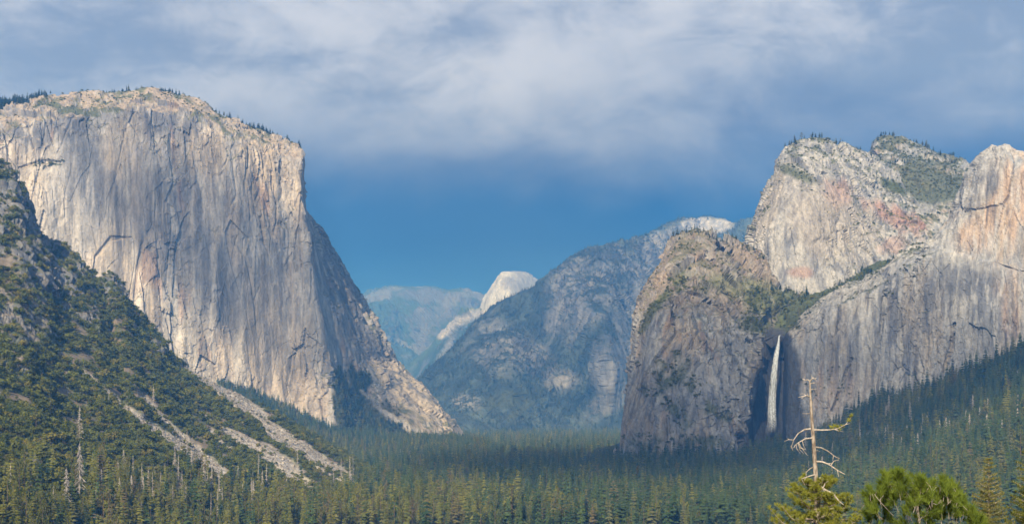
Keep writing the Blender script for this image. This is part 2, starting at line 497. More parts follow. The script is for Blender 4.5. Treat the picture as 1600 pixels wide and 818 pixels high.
# ---- left cliff: a great pale granite wall with a prow
def big_wall():
    xs = [-110, -40, 30, 90, 150, 195, 240, 285, 330, 380, 425, 455]
    top = [190, 180, 162, 152, 147, 141, 138, 151, 177, 197, 213, 226]
    d0 = [3420, 3460, 3500, 3540, 3580, 3610, 3640, 3680, 3720, 3770, 3830, 3870]
    def front(fy, dd):
        return [(x + fx_(x, fy), t + (b - t) * fy, d + dd) for x, t, b, d in
                zip(xs, top, [720] * 3 + [715, 710, 705, 700, 695, 690, 688, 684, 678], d0)]
    def fx_(x, fy):
        return 0.0
    def pro(x, y, d): return (x, y, d)
    rows = []
    spec = [  # f, depth offset, prow, mid, silhouette, wrap
        (0.00, 190, (465, 234, 4060), (467, 236, 4110), (468, 239, 4200), (455, 245, 4500)),
        (0.06, 60, (467, 250, 3960), (469, 252, 4060), (470, 254, 4180), (455, 258, 4600)),
        (0.25, 25, (472, 320, 3910), (474, 325, 4080), (474, 332, 4300), (462, 332, 4900)),
        (0.42, 10, (481, 400, 3890), (506, 400, 4200), (528, 402, 4550), (505, 402, 5300)),
        (0.60, 0, (491, 480, 3875), (536, 480, 4200), (572, 480, 4560), (545, 480, 5300)),
        (0.78, -15, (506, 568, 3865), (562, 566, 4180), (616, 564, 4520), (590, 564, 5300)),
        (0.90, -35, (519, 628, 3845), (588, 622, 4120), (667, 612, 4440), (635, 612, 5300)),
        (1.00, -60, (533, 688, 3820), (620, 690, 4000), (722, 684, 4330), (690, 684, 5300))]
    for f, dd, a, b, c, d in spec:
        rows.append(front(f, dd) + [a, b, c, d])
    pt = Patch(rows, 620, 430, 0.45, back=((90, -2), (350, 20), (1200, 500)))
    P0 = pt.base; px, py = pt.px()
    # soft scoops and pillars before the small relief
    pt.push(17 * fbm(P0, 420, 2, 0.35, 3) + 16 * ridged(P0, 150, 2, 0.10, 8))
    pt.base = pt.P.copy()
    cliff_relief(pt, 1.15, 21, big=0.6, vs=0.22, block=0.72, fine=0.55)
    # arches and roofs: thin overhanging steps
    P = pt.P; px, py = pt.px()
    nz = fbm(P, 120, 4, 0.5, 31)
    for pts in ([(30, 262, 2), (62, 252, 4), (95, 254, 2)], [(140, 470, 1), (150, 400, 2.5), (175, 372, 3.5), (205, 370, 1.5)], [(520, 440, 2), (540, 470, 4), (556, 500, 2)]):
        pt.push(-6 * stroke(px, py, pts, nz, 1.1))
    P = pt.P; nrm = pt.normals(); px, py = pt.px(); rv = pt.rowv()
    n1 = fbm(P, 260, 4, 0.5, 41); n2 = fbm(P, 60, 4, 0.25, 44); st = fbm(P, 26, 3, 0.035, 47); st2 = fbm(P, 60, 3, 0.05, 53); st3 = fbm(P, 11, 2, 0.03, 57)
    C = lerp(GREY * 1.08, PALE, sstep(-0.3, 0.35, n1 + 0.5 * st2))
    C = lerp(C, TAN, 0.55 * sstep(0.0, 0.4, fbm(P, 170, 3, 0.4, 61) + 0.5 * st))
    # blue-grey band under the brow, darker rust patches, pale warm patches, water streaks
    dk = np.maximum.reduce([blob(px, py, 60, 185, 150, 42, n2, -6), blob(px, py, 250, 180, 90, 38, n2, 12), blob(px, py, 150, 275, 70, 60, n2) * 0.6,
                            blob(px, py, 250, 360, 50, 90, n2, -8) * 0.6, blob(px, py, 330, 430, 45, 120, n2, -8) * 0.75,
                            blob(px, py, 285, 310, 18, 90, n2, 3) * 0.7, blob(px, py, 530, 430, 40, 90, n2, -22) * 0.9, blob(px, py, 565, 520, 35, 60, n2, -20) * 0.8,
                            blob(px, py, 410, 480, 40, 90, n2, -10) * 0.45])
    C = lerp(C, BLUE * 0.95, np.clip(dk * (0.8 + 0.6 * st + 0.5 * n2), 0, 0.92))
    pale = np.maximum.reduce([blob(px, py, 195, 225, 40, 50, n2), blob(px, py, 330, 240, 40, 50, n2), blob(px, py, 400, 270, 40, 70, n2), blob(px, py, 40, 300, 60, 60, n2),
                              blob(px, py, 455, 290, 22, 70, n2), blob(px, py, 440, 560, 70, 110, n2, -15), blob(px, py, 180, 440, 50, 90, n2, -20) * 0.7])
    C = lerp(C, np.array((0.43, 0.375, 0.31)), np.clip(pale * (0.7 + 0.8 * st2), 0, 0.8))
    C = lerp(C, BLUE * 0.8, 0.62 * sstep(0.10, 0.42, st) * sstep(-0.1, 0.35, n1 + st2 * 0.7 + 0.15))
    C = lerp(C, DARK * 1.6, 0.42 * sstep(0.2, 0.5, st3 + 0.4 * st2))
    C = lerp(C, PALE * 1.12, 0.5 * sstep(0.18, 0.45, -st))
    C = lerp(C, ORNG * 0.8, 0.3 * sstep(0.15, 0.45, fbm(P, 70, 3, 0.3, 71)) * sstep(0, 0.3, st2))
    C = C * np.clip(1 + 0.42 * n2 + 0.30 * fbm(P, 24, 3, 0.5, 83), 0.45, 1.5)[:, None]
    # top of the wall: broken pale slabs and scrub
    flat = sstep(0.45, 0.75, nrm[:, 2] + 0.25 * n2)
    C = lerp(C, lerp(np.tile(TAN * 0.92, (len(P), 1)), BRUSH * 1.3, sstep(-0.05, 0.3, n2)), flat * 0.9)
    # buttress at the foot of the far side, and the wooded apron below it
    bt = np.maximum(blob(px, py, 650, 622, 62, 26, n2 * 0.7, 48, 0.3), blob(px, py, 600, 585, 30, 18, n2, 40))
    C = lerp(C, lerp(np.tile(np.array((0.47, 0.415, 0.34)), (len(P), 1)), GREY * 0.8, sstep(0.12, 0.4, fbm(P, 40, 3, 0.7, 77))), bt * 0.92)  # sunlit slab: the light is put into a paler colour
    apron = np.clip(np.maximum.reduce([blob(px, py, 548, 650, 40, 70, n2 * 0.8, -12, 0.3), blob(px, py, 590, 665, 50, 36, n2 * 0.8, 30, 0.3), blob(px, py, 566, 594, 19, 15, n2 * 0.6, 10, 0.3), blob(px, py, 530, 604, 14, 30, n2, 0)])
                    , 0, 1) * (px > 511 + (py - 590) * 0.22)
    scar = np.maximum(stroke(px, py, [(596, 640, 3), (630, 662, 5), (664, 684, 6)], n2), stroke(px, py, [(566, 610, 3), (590, 634, 4), (612, 660, 2)], n2) * 0.7)
    apron = apron * (1 - scar) * (1 - bt)
    C = lerp(C, PALE * 0.95, scar)
    C = lerp(C, BRUSH * 0.8, apron)
    C = C * np.array((1.06, 1.0, 0.93))
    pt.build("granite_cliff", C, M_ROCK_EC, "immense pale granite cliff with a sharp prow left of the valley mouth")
    rg = np.random.default_rng(5)
    CON_PTS.append((pt.scatter(rg, apron * sstep(0.3, 0.7, apron), 0.006), 17, 0.3))
    OAK_PTS.append((pt.scatter(rg, apron, 0.006), 6, 0.3))
    back = (rv < 0.05) & (rv > -2.2)
    d = back * np.where(px < 120, 0.011, np.where(px < 250, 0.004, 0.0055)) * sstep(-0.15, 0.3, n1 + 0.3 * n2)
    # pines along the rim: thick to the left, sparse over the bald crown
    tops = pt.scatter(rg, d, 1.0)
    CON_PTS.append((tops, 15, 0.35))
    OAK_PTS.append((pt.scatter(rg, flat * (rv < 0.7), 0.004), 5, 0.4))
    led = sstep(0.35, 0.6, nrm[:, 2]) * (rv > 0.4)
    OAK_PTS.append((pt.scatter(rg, led * (n1 > 0), 0.0006), 4.5, 0.35))
    OAK_PTS.append((pt.scatter(rg, blob(px, py, 70, 258, 26, 7, 0, -8), 0.012), 8, 0.3))


big_wall()


# ---- far mountains
def far_mountains():
    # long pale-blue mountain flank at the head of the valley
    xs = [480, 540, 575, 600, 630, 665, 700, 735, 770, 830, 900]
    top = [460, 462, 460, 451, 446, 447, 452, 459, 468, 470, 470]
    rows = [[(x, t, 15500) for x, t in zip(xs, top)],
            [(x, t + 26 + 6 * math.sin(x / 17), 15000 + 120 * math.sin(x / 23)) for x, t in zip(xs, top)],
            [(x + 10, 530 + 8 * math.sin(x / 20), 14400 + 350 * math.sin(x / 19)) for x in xs],
            [(x + 15, 600, 13700 + 400 * math.sin(x / 21 + 1)) for x in xs],
            [(x, 690, 12800) for x in xs]]
    pt = Patch(rows, 170, 130, 0.8)
    cliff_relief(pt, 4.5, 301, big=1.6, vs=0.8, block=0.8)
    P = pt.P; n1 = fbm(P, 900, 4, 1, 303); nrm = pt.normals()
    C = lerp(GREY * 0.32, FORE * 1.2, sstep(-0.15, 0.2, n1 + 0.9 * (nrm[:, 2] - 0.55)))
    C = lerp(C, PALE * 0.4, 0.6 * sstep(0.1, 0.3, fbm(P, 500, 3, 0.4, 309)))
    pt.build("mountain", C, M_ROCK_FAR, "long blue mountain flank fading into haze at the head of the valley")

    # the half-round dome, sheer on its left
    rows = [
        [(776, 440, 12900), (779, 431, 12750), (783, 425.5, 12700), (792, 423.5, 12750), (806, 422.5, 12850), (820, 423.5, 12950), (832, 430, 13050), (842, 437, 13150), (854, 446, 13250), (880, 470, 13400)],
        [(764, 457, 12850), (770, 450, 12650), (783, 437, 12560), (795, 432, 12560), (808, 433, 12600), (822, 437, 12700), (834, 443, 12800), (846, 449, 12900), (860, 458, 13050), (890, 480, 13200)],
        [(752, 474, 12850), (760, 470, 12600), (778, 462, 12480), (795, 456, 12420), (810, 458, 12480), (826, 462, 12600), (842, 466, 12700), (856, 470, 12800), (870, 478, 12900), (900, 490, 13000)],
        [(744, 496, 12850), (752, 496, 12600), (772, 494, 12420), (792, 492, 12350), (812, 494, 12420), (830, 496, 12500), (848, 498, 12600), (864, 500, 12700), (880, 505, 12800), (910, 510, 12900)],
        [(738, 530, 12900), (748, 530, 12500), (770, 530, 12350), (792, 530, 12250), (814, 530, 12300), (834, 530, 12350), (852, 530, 12400), (870, 530, 12500), (890, 530, 12600), (920, 530, 12700)]]
    pt = Patch(rows, 130, 120, 0.5, back=((200, 60), (700, 400), (1500, 1500)))
    cliff_relief(pt, 3.0, 330, big=0.3, vs=0.25, block=0.4, fine=0.5)
    P = pt.P; px, py = pt.px(); n1 = fbm(P, 240, 4, 0.15, 333)
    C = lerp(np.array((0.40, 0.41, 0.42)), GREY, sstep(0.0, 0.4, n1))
    C = lerp(C, BLUE * 1.3, 0.7 * sstep(788, 800, px + 22 * n1 - (py - 425) * 0.30))  # right shoulder darkened in colour so the sheer face looks lit
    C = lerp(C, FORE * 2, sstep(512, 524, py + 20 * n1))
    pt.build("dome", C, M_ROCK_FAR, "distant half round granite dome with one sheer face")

    # pale ridge running down left of the dome to the dark valley side
    rows = [
        [(610, 600, 12800), (650, 560, 12700), (690, 520, 12550), (705, 505, 12500), (720, 492, 12450), (735, 486, 12400), (748, 484, 12450), (770, 496, 12600), (800, 500, 12700)],
        [(622, 608, 12600), (662, 572, 12450), (700, 536, 12300), (716, 520, 12200), (730, 510, 12150), (744, 505, 12100), (758, 505, 12150), (780, 512, 12200), (810, 515, 12300)],
        [(632, 622, 12300), (672, 592, 12100), (708, 566, 11900), (726, 552, 11800), (742, 545, 11700), (756, 542, 11700), (770, 542, 11700), (790, 545, 11800), (820, 550, 11900)],
        [(640, 690, 11400), (680, 690, 11200), (714, 690, 11000), (736, 690, 10900), (752, 690, 10900), (766, 690, 10900), (780, 690, 10900), (800, 690, 10900), (830, 690, 11000)]]
    pt = Patch(rows, 150, 110, 0.6)
    cliff_relief(pt, 3.4, 350, big=0.9, vs=0.6, block=0.8)
    P = pt.P; px, py = pt.px(); n1 = fbm(P, 260, 4, 0.5, 353)
    sl = stroke(px, py, [(690, 521, 8), (712, 505, 8), (745, 490, 7), (770, 492, 8)], n1, 0.6)
    sl = np.maximum(sl, stroke(px, py, [(672, 590, 3), (690, 560, 6), (706, 528, 5)], n1, 0.8) * 0.6)
    C = lerp(FORE * 2.2, GREY * 0.8, sstep(0.0, 0.35, n1))
    C = lerp(C, PALE * 1.1, sl)
    pt.build("ridge", C, M_ROCK_FAR, "pale bare ridge descending left from the distant dome")

    # the dark wooded mountain in the middle distance
    xs = [600, 640, 664, 690, 720, 750, 780, 810, 842, 872, 902, 932, 962, 1000, 1032, 1062, 1084, 1106, 1128, 1148, 1180, 1230, 1300]
    tp = [668, 632, 604, 577, 547, 519, 497, 477, 453, 429, 411, 397, 383, 374, 364, 357, 347, 342.5, 345, 356, 352, 352, 360]
    dd = [7300, 7300, 7350, 7400, 7450, 7500, 7550, 7600, 7650, 7700, 7750, 7850, 8000, 8200, 8400, 8600, 8800, 8900, 8850, 8700, 8500, 8300, 8200]
    def mid(f, x, t, d):
        b = 686
        k = math.sin(x / 31.0) * 0.6 + math.sin(x / 13.0 + 1) * 0.4
        spur = -420 * math.exp(-((x - 915 - 40 * f) / 38) ** 2) - 300 * math.exp(-((x - 1010) / 30) ** 2) - 200 * math.exp(-((x - 760 - 60 * f) / 40) ** 2)
        return (x + 26 * f, t + (b - t) * f, d - 1100 * f + (spur + 150 * k) * math.sin(math.pi * min(1, f * 1.05)))
    rows = [[mid(f, x, t, d) for x, t, d in zip(xs, tp, dd)] for f in (0, 0.12, 0.28, 0.46, 0.64, 0.82, 1.0)]
    pt = Patch(rows, 470, 280, 0.7, back=((300, 40), (900, 200), (2000, 900)))
    P0 = pt.base
    pt.push(60 * ridged(P0, 600, 3, 0.4, 370))
    pt.base = pt.P.copy()
    cliff_relief(pt, 2.3, 371, big=1.0, vs=0.35, block=1.0, fine=1.1)
    P = pt.P; px, py = pt.px(); nrm = pt.normals()
    n1 = fbm(P, 420, 4, 0.5, 373); n2 = fbm(P, 120, 4, 0.5, 375); st = fbm(P, 60, 3, 0.1, 377)
    rock = np.maximum.reduce([blob(px, py, 925, 450, 60, 90, n1, 10, 0.5, 1.0), blob(px, py, 1000, 470, 60, 100, n1, 10, 0.5, 1.0), blob(px, py, 1040, 400, 60, 60, n1, 0, 0.5, 1.1),
                              blob(px, py, 800, 555, 55, 40, n1, 20, 0.5, 1.0) * 0.9, blob(px, py, 880, 590, 40, 26, n1, 0, 0.5, 1.0), blob(px, py, 730, 628, 26, 13, n1 * 0.7, 10),
                              blob(px, py, 960, 560, 50, 60, n1, 0, 0.5, 1.0), blob(px, py, 945, 630, 50, 18, n1, -30) * 0.7])
    rock = np.clip(rock * sstep(-0.38, 0.15, 0.62 - nrm[:, 2] + 0.5 * n2 - 0.1), 0, 1)
    C = lerp(np.array((0.034, 0.046, 0.040)), np.array((0.065, 0.085, 0.07)), sstep(-0.2, 0.3, n2))  # woods darkened and greyed towards blue: part of the haze is in the colour
    meadow = np.maximum(blob(px, py, 800, 622, 60, 16, n1, -12), stroke(px, py, [(800, 650, 4), (828, 628, 5), (860, 596, 2)], n2))
    C = lerp(C, MOSS * 0.6, meadow * 0.8)
    rc = lerp(GREY * 0.72, BLUE * 0.85, sstep(0.0, 0.35, st))
    rc = lerp(rc, PALE * 0.72, sstep(0.05, 0.4, -st) * 0.7)
    warm = np.maximum.reduce([blob(px, py, 730, 630, 28, 14, n1 * 0.6), blob(px, py, 885, 588, 36, 28, n1 * 0.8), blob(px, py, 810, 560, 40, 30, n1) * 0.6])  # patches of sun put into the rock colour
    rc = lerp(rc, np.array((0.36, 0.325, 0.27)), warm * 0.45)
    C = C * (1 - rock[:, None]) + rc * rock[:, None]
    dome = blob(px, py, 1105, 352, 42, 13, 0.3 * n2, 0, 0.3)
    C = lerp(C, lerp(np.tile(PALE * 0.95, (len(P), 1)), GREY * 0.9, sstep(-0.1, 0.3, st)), dome)
    pt.build("wooded_mountain", C, M_ROCK_FAR, "hazy wooded mountain with pale cliff bands across the middle of the valley")
    rg = np.random.default_rng(6)
    CON_PTS.append((pt.scatter(rg, (1 - rock) * (1 - meadow * 0.8) * (1 - dome), 0.0019), 15, 0.35))


far_mountains()


# ---- right hand cliffs
def right_cliffs():
    rg = np.random.default_rng(7)
    # rear peak
    rows = [
        [(1352, 262, 4100), (1362, 246, 3950), (1366, 219, 3900), (1380, 212, 3900), (1402, 214, 3900), (1432, 226, 3900), (1470, 240, 3900), (1502, 254, 3900), (1532, 263, 3900), (1570, 268, 3900), (1630, 280, 3900)],
        [(1356, 268, 4050), (1364, 250, 3880), (1368, 236, 3800), (1382, 238, 3790), (1406, 238, 3790), (1434, 248, 3780), (1472, 262, 3780), (1504, 275, 3780), (1536, 283, 3780), (1575, 288, 3780), (1635, 300, 3780)],
        [(1360, 290, 3900), (1370, 275, 3700), (1378, 268, 3620), (1394, 268, 3600), (1418, 272, 3580), (1444, 284, 3560), (1480, 297, 3550), (1512, 308, 3550), (1545, 315, 3550), (1585, 320, 3550), (1640, 330, 3550)],
        [(1370, 420, 3500), (1390, 400, 3420), (1400, 395, 3400), (1420, 395, 3380), (1440, 395, 3360), (1470, 395, 3350), (1500, 400, 3350), (1530, 400, 3350), (1560, 400, 3350), (1600, 400, 3350), (1650, 410, 3350)]]
    pt = Patch(rows, 170, 130, 0.4, back=((80, 5), (300, 100), (900, 600)))
    cliff_relief(pt, 1.0, 401, big=0.5, vs=0.35, block=0.8)
    P = pt.P; px, py = pt.px(); nrm = pt.normals(); rv = pt.rowv()
    n2 = fbm(P, 60, 4, 0.5, 405); st = fbm(P, 18, 3, 0.12, 407)
    green = np.maximum(blob(px, py, 1452, 284, 75, 30, n2, 14, 0.4), sstep(0.6, 0.8, nrm[:, 2] + 0.3 * n2))
    C = lerp(GREY * 0.85, PALE * 0.85, sstep(-0.3, 0.3, st + n2)); C = lerp(C, np.array((0.30, 0.22, 0.17)), 0.5 * sstep(0, 0.4, n2))
    C = lerp(C, BRUSH * 1.1, green * 0.85)
    pt.build("rear_peak", C, M_ROCK, "rear peak with a blunt summit and green scrub slope")
    OAK_PTS.append((pt.scatter(rg, green * (rv > 0.2), 0.010), 5.5, 0.4))
    CON_PTS.append((pt.scatter(rg, ((rv < 0.3) & (rv > -1)) * sstep(-0.1, 0.2, n2), 0.004), 13, 0.35))

    # pale dome-shouldered cliff
    rows = [
        [(1176, 395, 3900), (1183, 350, 3560), (1200, 302, 3440), (1213, 282, 3400), (1221, 250, 3380), (1229, 233, 3380), (1252, 225, 3400), (1277, 223, 3430), (1302, 228, 3470), (1332, 240, 3520), (1362, 247, 3580), (1388, 254, 3640), (1420, 275, 3680), (1470, 300, 3720), (1540, 335, 3760)],
        [(1178, 400, 3850), (1178, 364, 3480), (1193, 325, 3340), (1212, 305, 3290), (1224, 276, 3270), (1234, 258, 3260), (1256, 252, 3270), (1282, 252, 3300), (1308, 258, 3350), (1338, 268, 3420), (1366, 275, 3490), (1394, 284, 3540), (1428, 302, 3580), (1475, 322, 3620), (1545, 350, 3660)],
        [(1175, 405, 3800), (1174, 380, 3420), (1186, 355, 3270), (1206, 335, 3210), (1224, 318, 3190), (1242, 306, 3180), (1266, 302, 3190), (1294, 304, 3230), (1322, 308, 3290), (1350, 314, 3360), (1378, 320, 3420), (1404, 326, 3460), (1438, 336, 3500), (1480, 350, 3540), (1550, 375, 3580)],
        [(1172, 410, 3750), (1172, 395, 3390), (1184, 385, 3240), (1206, 375, 3170), (1228, 368, 3150), (1250, 364, 3140), (1276, 362, 3150), (1304, 362, 3190), (1332, 364, 3240), (1358, 366, 3290), (1384, 368, 3330), (1412, 370, 3370), (1444, 374, 3400), (1484, 385, 3430), (1552, 405, 3470)],
        [(1165, 420, 3700), (1168, 412, 3370), (1184, 418, 3220), (1208, 428, 3150), (1232, 438, 3120), (1256, 446, 3110), (1282, 446, 3110), (1310, 442, 3130), (1338, 438, 3160), (1364, 434, 3200), (1392, 430, 3230), (1420, 428, 3260), (1450, 428, 3280), (1490, 440, 3300), (1556, 450, 3320)],
        [(1160, 520, 3500), (1166, 520, 3300), (1184, 520, 3180), (1208, 520, 3110), (1232, 520, 3080), (1256, 520, 3070), (1282, 520, 3070), (1310, 520, 3080), (1338, 520, 3100), (1364, 520, 3120), (1392, 520, 3140), (1420, 520, 3160), (1450, 520, 3180), (1490, 520, 3200), (1556, 520, 3200)]]
    pt = Patch(rows, 330, 250, 0.5, back=((80, 8), (300, 90), (800, 500)))
    pt.push(12 * ridged(pt.base, 130, 2, 0.25, 410)); pt.base = pt.P.copy()
    cliff_relief(pt, 0.95, 411, big=0.5, vs=0.3, block=0.95)
    P = pt.P; px, py = pt.px(); nrm = pt.normals(); rv = pt.rowv()
    n1 = fbm(P, 150, 4, 0.6, 413); n2 = fbm(P, 45, 4, 0.4, 415); st = fbm(P, 15, 3, 0.06, 417); st2 = fbm(P, 40, 3, 0.08, 418)
    C = lerp(GREY * 0.85, PALE * 0.85, sstep(-0.3, 0.3, n1 + 0.6 * st2))
    C = lerp(C, BLUE * 0.95, 0.75 * sstep(0.05, 0.4, st + 0.5 * n2))
    C = lerp(C, PALE * 1.0, 0.5 * sstep(0.1, 0.4, -st))
    red = np.maximum.reduce([blob(px, py, 1405, 340, 55, 16, n2 * 1.2, 22, 0.6), blob(px, py, 1310, 300, 28, 22, n2 * 1.2, 30, 0.6) * 0.7, blob(px, py, 1395, 385, 20, 14, n2) * 0.6, blob(px, py, 1250, 424, 20, 9, n2) * 0.7])
    C = lerp(C, np.array((0.30, 0.16, 0.115)), red * 0.7)
    tanm = np.maximum(blob(px, py, 1300, 345, 90, 60, n1 * 1.2, 30), blob(px, py, 1200, 330, 20, 70, n1, 20))
    C = lerp(C, np.array((0.34, 0.29, 0.24)), 0.5 * tanm)
    green = np.maximum.reduce([sstep(0.66, 0.85, nrm[:, 2] + 0.35 * n2) * 0.8, blob(px, py, 1245, 272, 34, 8, n2, 24) * 0.8, blob(px, py, 1395, 290, 26, 10, n2, 30)])
    C = lerp(C, BRUSH * 1.2, green)
    pt.build("shouldered_cliff", C, M_ROCK, "pale shouldered cliff with red stained slabs above the waterfall")
    OAK_PTS.append((pt.scatter(rg, green * (rv > 0.1), 0.012), 4.5, 0.4))
    OAK_PTS.append((pt.scatter(rg, sstep(0.5, 0.7, nrm[:, 2]) * (rv > 0.3), 0.003), 4.5, 0.4))
    CON_PTS.append((pt.scatter(rg, ((rv < 0.15) & (rv > -1.2)) * (px > 1225) * sstep(-0.2, 0.2, n1), 0.004), 11, 0.35))

    # brown front cliff left of the waterfall
    rows = [
        [(1078, 385, 3500), (1060, 379, 3250), (1068, 374, 3180), (1092, 374, 3160), (1122, 379, 3170), (1150, 385, 3190), (1180, 400, 3210), (1215, 415, 3230), (1250, 432, 3250), (1300, 442, 3260)],
        [(1075, 420, 3450), (1040, 424, 3100), (1056, 412, 3010), (1088, 414, 2980), (1120, 422, 2990), (1150, 434, 3020), (1180, 446, 3050), (1212, 458, 3080), (1238, 466, 3100), (1280, 470, 3130)],
        [(1060, 470, 3400), (1014, 468, 3010), (1040, 462, 2900), (1078, 466, 2860), (1112, 476, 2860), (1146, 484, 2880), (1176, 492, 2900), (1204, 500, 2940), (1226, 500, 3000), (1262, 500, 3040)],
        [(1040, 500, 3350), (1003, 496, 2970), (1030, 500, 2850), (1066, 506, 2810), (1102, 510, 2800), (1136, 514, 2805), (1168, 518, 2815), (1196, 526, 2850), (1214, 528, 2930), (1240, 530, 2960)],
        [(1030, 560, 3350), (995, 545, 2940), (1020, 556, 2820), (1056, 562, 2770), (1094, 566, 2755), (1130, 568, 2760), (1162, 570, 2775), (1190, 572, 2830), (1207, 574, 2935), (1240, 574, 2960)],
        [(1020, 640, 3300), (980, 620, 2900), (1006, 630, 2790), (1046, 634, 2730), (1086, 636, 2715), (1124, 638, 2720), (1156, 640, 2745), (1184, 640, 2800), (1204, 636, 2900), (1240, 636, 2940)],
        [(1010, 750, 3250), (968, 750, 2860), (1000, 750, 2740), (1042, 750, 2680), (1084, 750, 2660), (1122, 750, 2660), (1152, 750, 2680), (1180, 750, 2730), (1200, 750, 2830), (1240, 750, 2880)]]
    pt = Patch(rows, 340, 340, 0.5, back=((60, 4), (250, 40), (500, 300)))
    qx, qy = pt.px()
    calm = 1 - stroke(qx, qy, [(1213, 500, 30), (1209, 600, 32), (1206, 700, 36)], 0, 0, 0.5)      # the water's recess stays open
    pt.push(calm * (24 * ridged(pt.base, 170, 3, 0.3, 420) + 19 * facets(pt.base, 150, 0.5, 431)[0] - 10) - 12 * (1 - calm)); pt.base = pt.P.copy()
    cliff_relief(pt, 0.85, 421, big=0.9, vs=0.34, block=1.25, fine=1.1)
    P = pt.P; px, py = pt.px(); nrm = pt.normals(); rv = pt.rowv()
    n1 = fbm(P, 110, 4, 0.6, 423); n2 = fbm(P, 38, 4, 0.5, 425); st = fbm(P, 13, 3, 0.07, 427); st2 = fbm(P, 34, 3, 0.08, 428)
    C = lerp(GREY * 0.9, TAN * 0.8, sstep(-0.25, 0.45, n1 + 0.5 * st2))
    C = lerp(C, BLUE * 0.8, 0.7 * sstep(0.08, 0.4, st + 0.4 * n2))
    C = lerp(C, PALE * 0.95, 0.5 * sstep(0.12, 0.4, -st))
    C = lerp(C, ORNG * 0.6, 0.3 * sstep(0.15, 0.4, fbm(P, 30, 3, 0.3, 429)) * sstep(0, 0.2, st2))
    shelf = sstep(505, 470, py + 30 * n2) * (rv > -0.3)
    C = lerp(C, lerp(np.tile(SOIL * 0.95, (len(P), 1)), np.array((0.20, 0.15, 0.12)), sstep(-0.2, 0.3, n1)), shelf * (0.25 + 0.5 * sstep(0.35, 0.7, nrm[:, 2])))
    mead = blob(px, py, 1180, 455, 80, 20, n2, 14)
    C = lerp(C, MOSS * 1.2, 0.6 * mead)
    bush = np.maximum.reduce([blob(px, py, 1205, 480, 56, 22, n2 * 1.1, 18, 0.4), blob(px, py, 1185, 506, 34, 17, n2, 8, 0.4), blob(px, py, 1242, 462, 46, 17, n2, -10),
                              blob(px, py, 1045, 590, 40, 20, n2 * 1.2, -25), blob(px, py, 1020, 610, 22, 12, n2 * 1.2), blob(px, py, 1055, 640, 30, 11, n2 * 1.2, 35),
                              blob(px, py, 1065, 560, 22, 9, n2 * 1.2, 40), blob(px, py, 1120, 640, 26, 9, n2 * 1.3, 15), blob(px, py, 1062, 435, 14, 22, n2 * 1.2, 20) * 0.8,
                              blob(px, py, 1100, 445, 16, 14, n2 * 1.4) * 0.6, blob(px, py, 1060, 668, 30, 10, n2 * 1.2, -20), stroke(px, py, [(1030, 566, 6), (1070, 590, 9), (1110, 640, 9), (1140, 655, 6)], n2, 0.9), stroke(px, py, [(1000, 520, 5), (1022, 480, 7), (1045, 455, 6)], n2, 0.9), blob(px, py, 1010, 690, 36, 12, n2 * 1.2, 0), blob(px, py, 1100, 690, 44, 12, n2 * 1.2, 0)])
    ledge = sstep(0.62, 0.85, nrm[:, 2] + 0.3 * n2) * (py < 700)
    wet = np.maximum(stroke(px, py, [(1218, 530, 24), (1214, 600, 29), (1205, 690, 44)], n2, 0.45, 0.35), 0)
    C = lerp(C, DARK * 0.55, wet * 0.93)
    C = lerp(C, BRUSH * 1.3, np.clip(bush * sstep(-0.3, 0.2, n2 + np.where(py < 530, 0.4, 0.0)) * 0.8 + 0.6 * ledge, 0, 1) * (1 - wet))
    pt.build("brown_cliff", C, M_ROCK, "brown shelved cliff beside the waterfall with bushes on its ledges")
    bs = bush * (1 - wet) * sstep(-0.35, 0.1, fbm(P, 22, 2, 1, 97) + np.where(py < 530, 0.4, 0.0))
    OAK_PTS.append((pt.scatter(rg, bs, 0.02), 5.5, 0.45))
    OAK_PTS.append((pt.scatter(rg, ledge * (1 - wet) * (0.4 + (fbm(P, 60, 2, 1, 91) > 0)), 0.006), 4.5, 0.4))
    OAK_PTS.append((pt.scatter(rg, shelf * (1 - bush), 0.0016), 4.0, 0.4))
    CON_PTS.append((pt.scatter(rg, ((rv < 0.3) & (rv > -0.8)) * 1.0, 0.0035), 9, 0.4))
    CON_PTS.append((pt.scatter(rg, blob(px, py, 1240, 470, 70, 24, n2, 0), 0.003), 12, 0.4))

    # hanging valley floor behind the lip
    rows = [
        [(1150, 450, 3300), (1215, 430, 3300), (1255, 432, 3250), (1300, 424, 3240), (1345, 420, 3220), (1400, 405, 3200), (1450, 400, 3150)],
        [(1170, 480, 3100), (1205, 480, 3080), (1245, 470, 3080), (1290, 462, 3060), (1340, 448, 3040), (1390, 436, 3020), (1440, 430, 3000)],
        [(1180, 512, 2960), (1206, 522, 2950), (1226, 522, 2940), (1260, 504, 2920), (1320, 480, 2900), (1380, 460, 2880), (1440, 450, 2860)],
        [(1180, 560, 3000), (1206, 560, 2960), (1226, 560, 2950), (1260, 560, 2930), (1320, 560, 2900), (1380, 560, 2880), (1440, 560, 2860)]]
    pt = Patch(rows, 120, 80, 0.6, back=None)
    cliff_relief(pt, 0.8, 441, big=0.3, vs=0.8, block=0.5)
    P = pt.P; px, py = pt.px(); n2 = fbm(P, 40, 4, 0.6, 443)
    wet = stroke(px, py, [(1215, 524, 14), (1215, 570, 30)], n2, 0.4)
    C = lerp(BRUSH * 1.0, MOSS, sstep(0, 0.4, n2)); C = lerp(C, DARK * 0.6, wet)
    pt.build("hanging_valley", C, M_SOIL, "green hanging valley behind the lip of the waterfall")
    OAK_PTS.append((pt.scatter(rg, (1 - wet) * sstep(-0.35, 0.1, n2), 0.014), 6.0, 0.4))
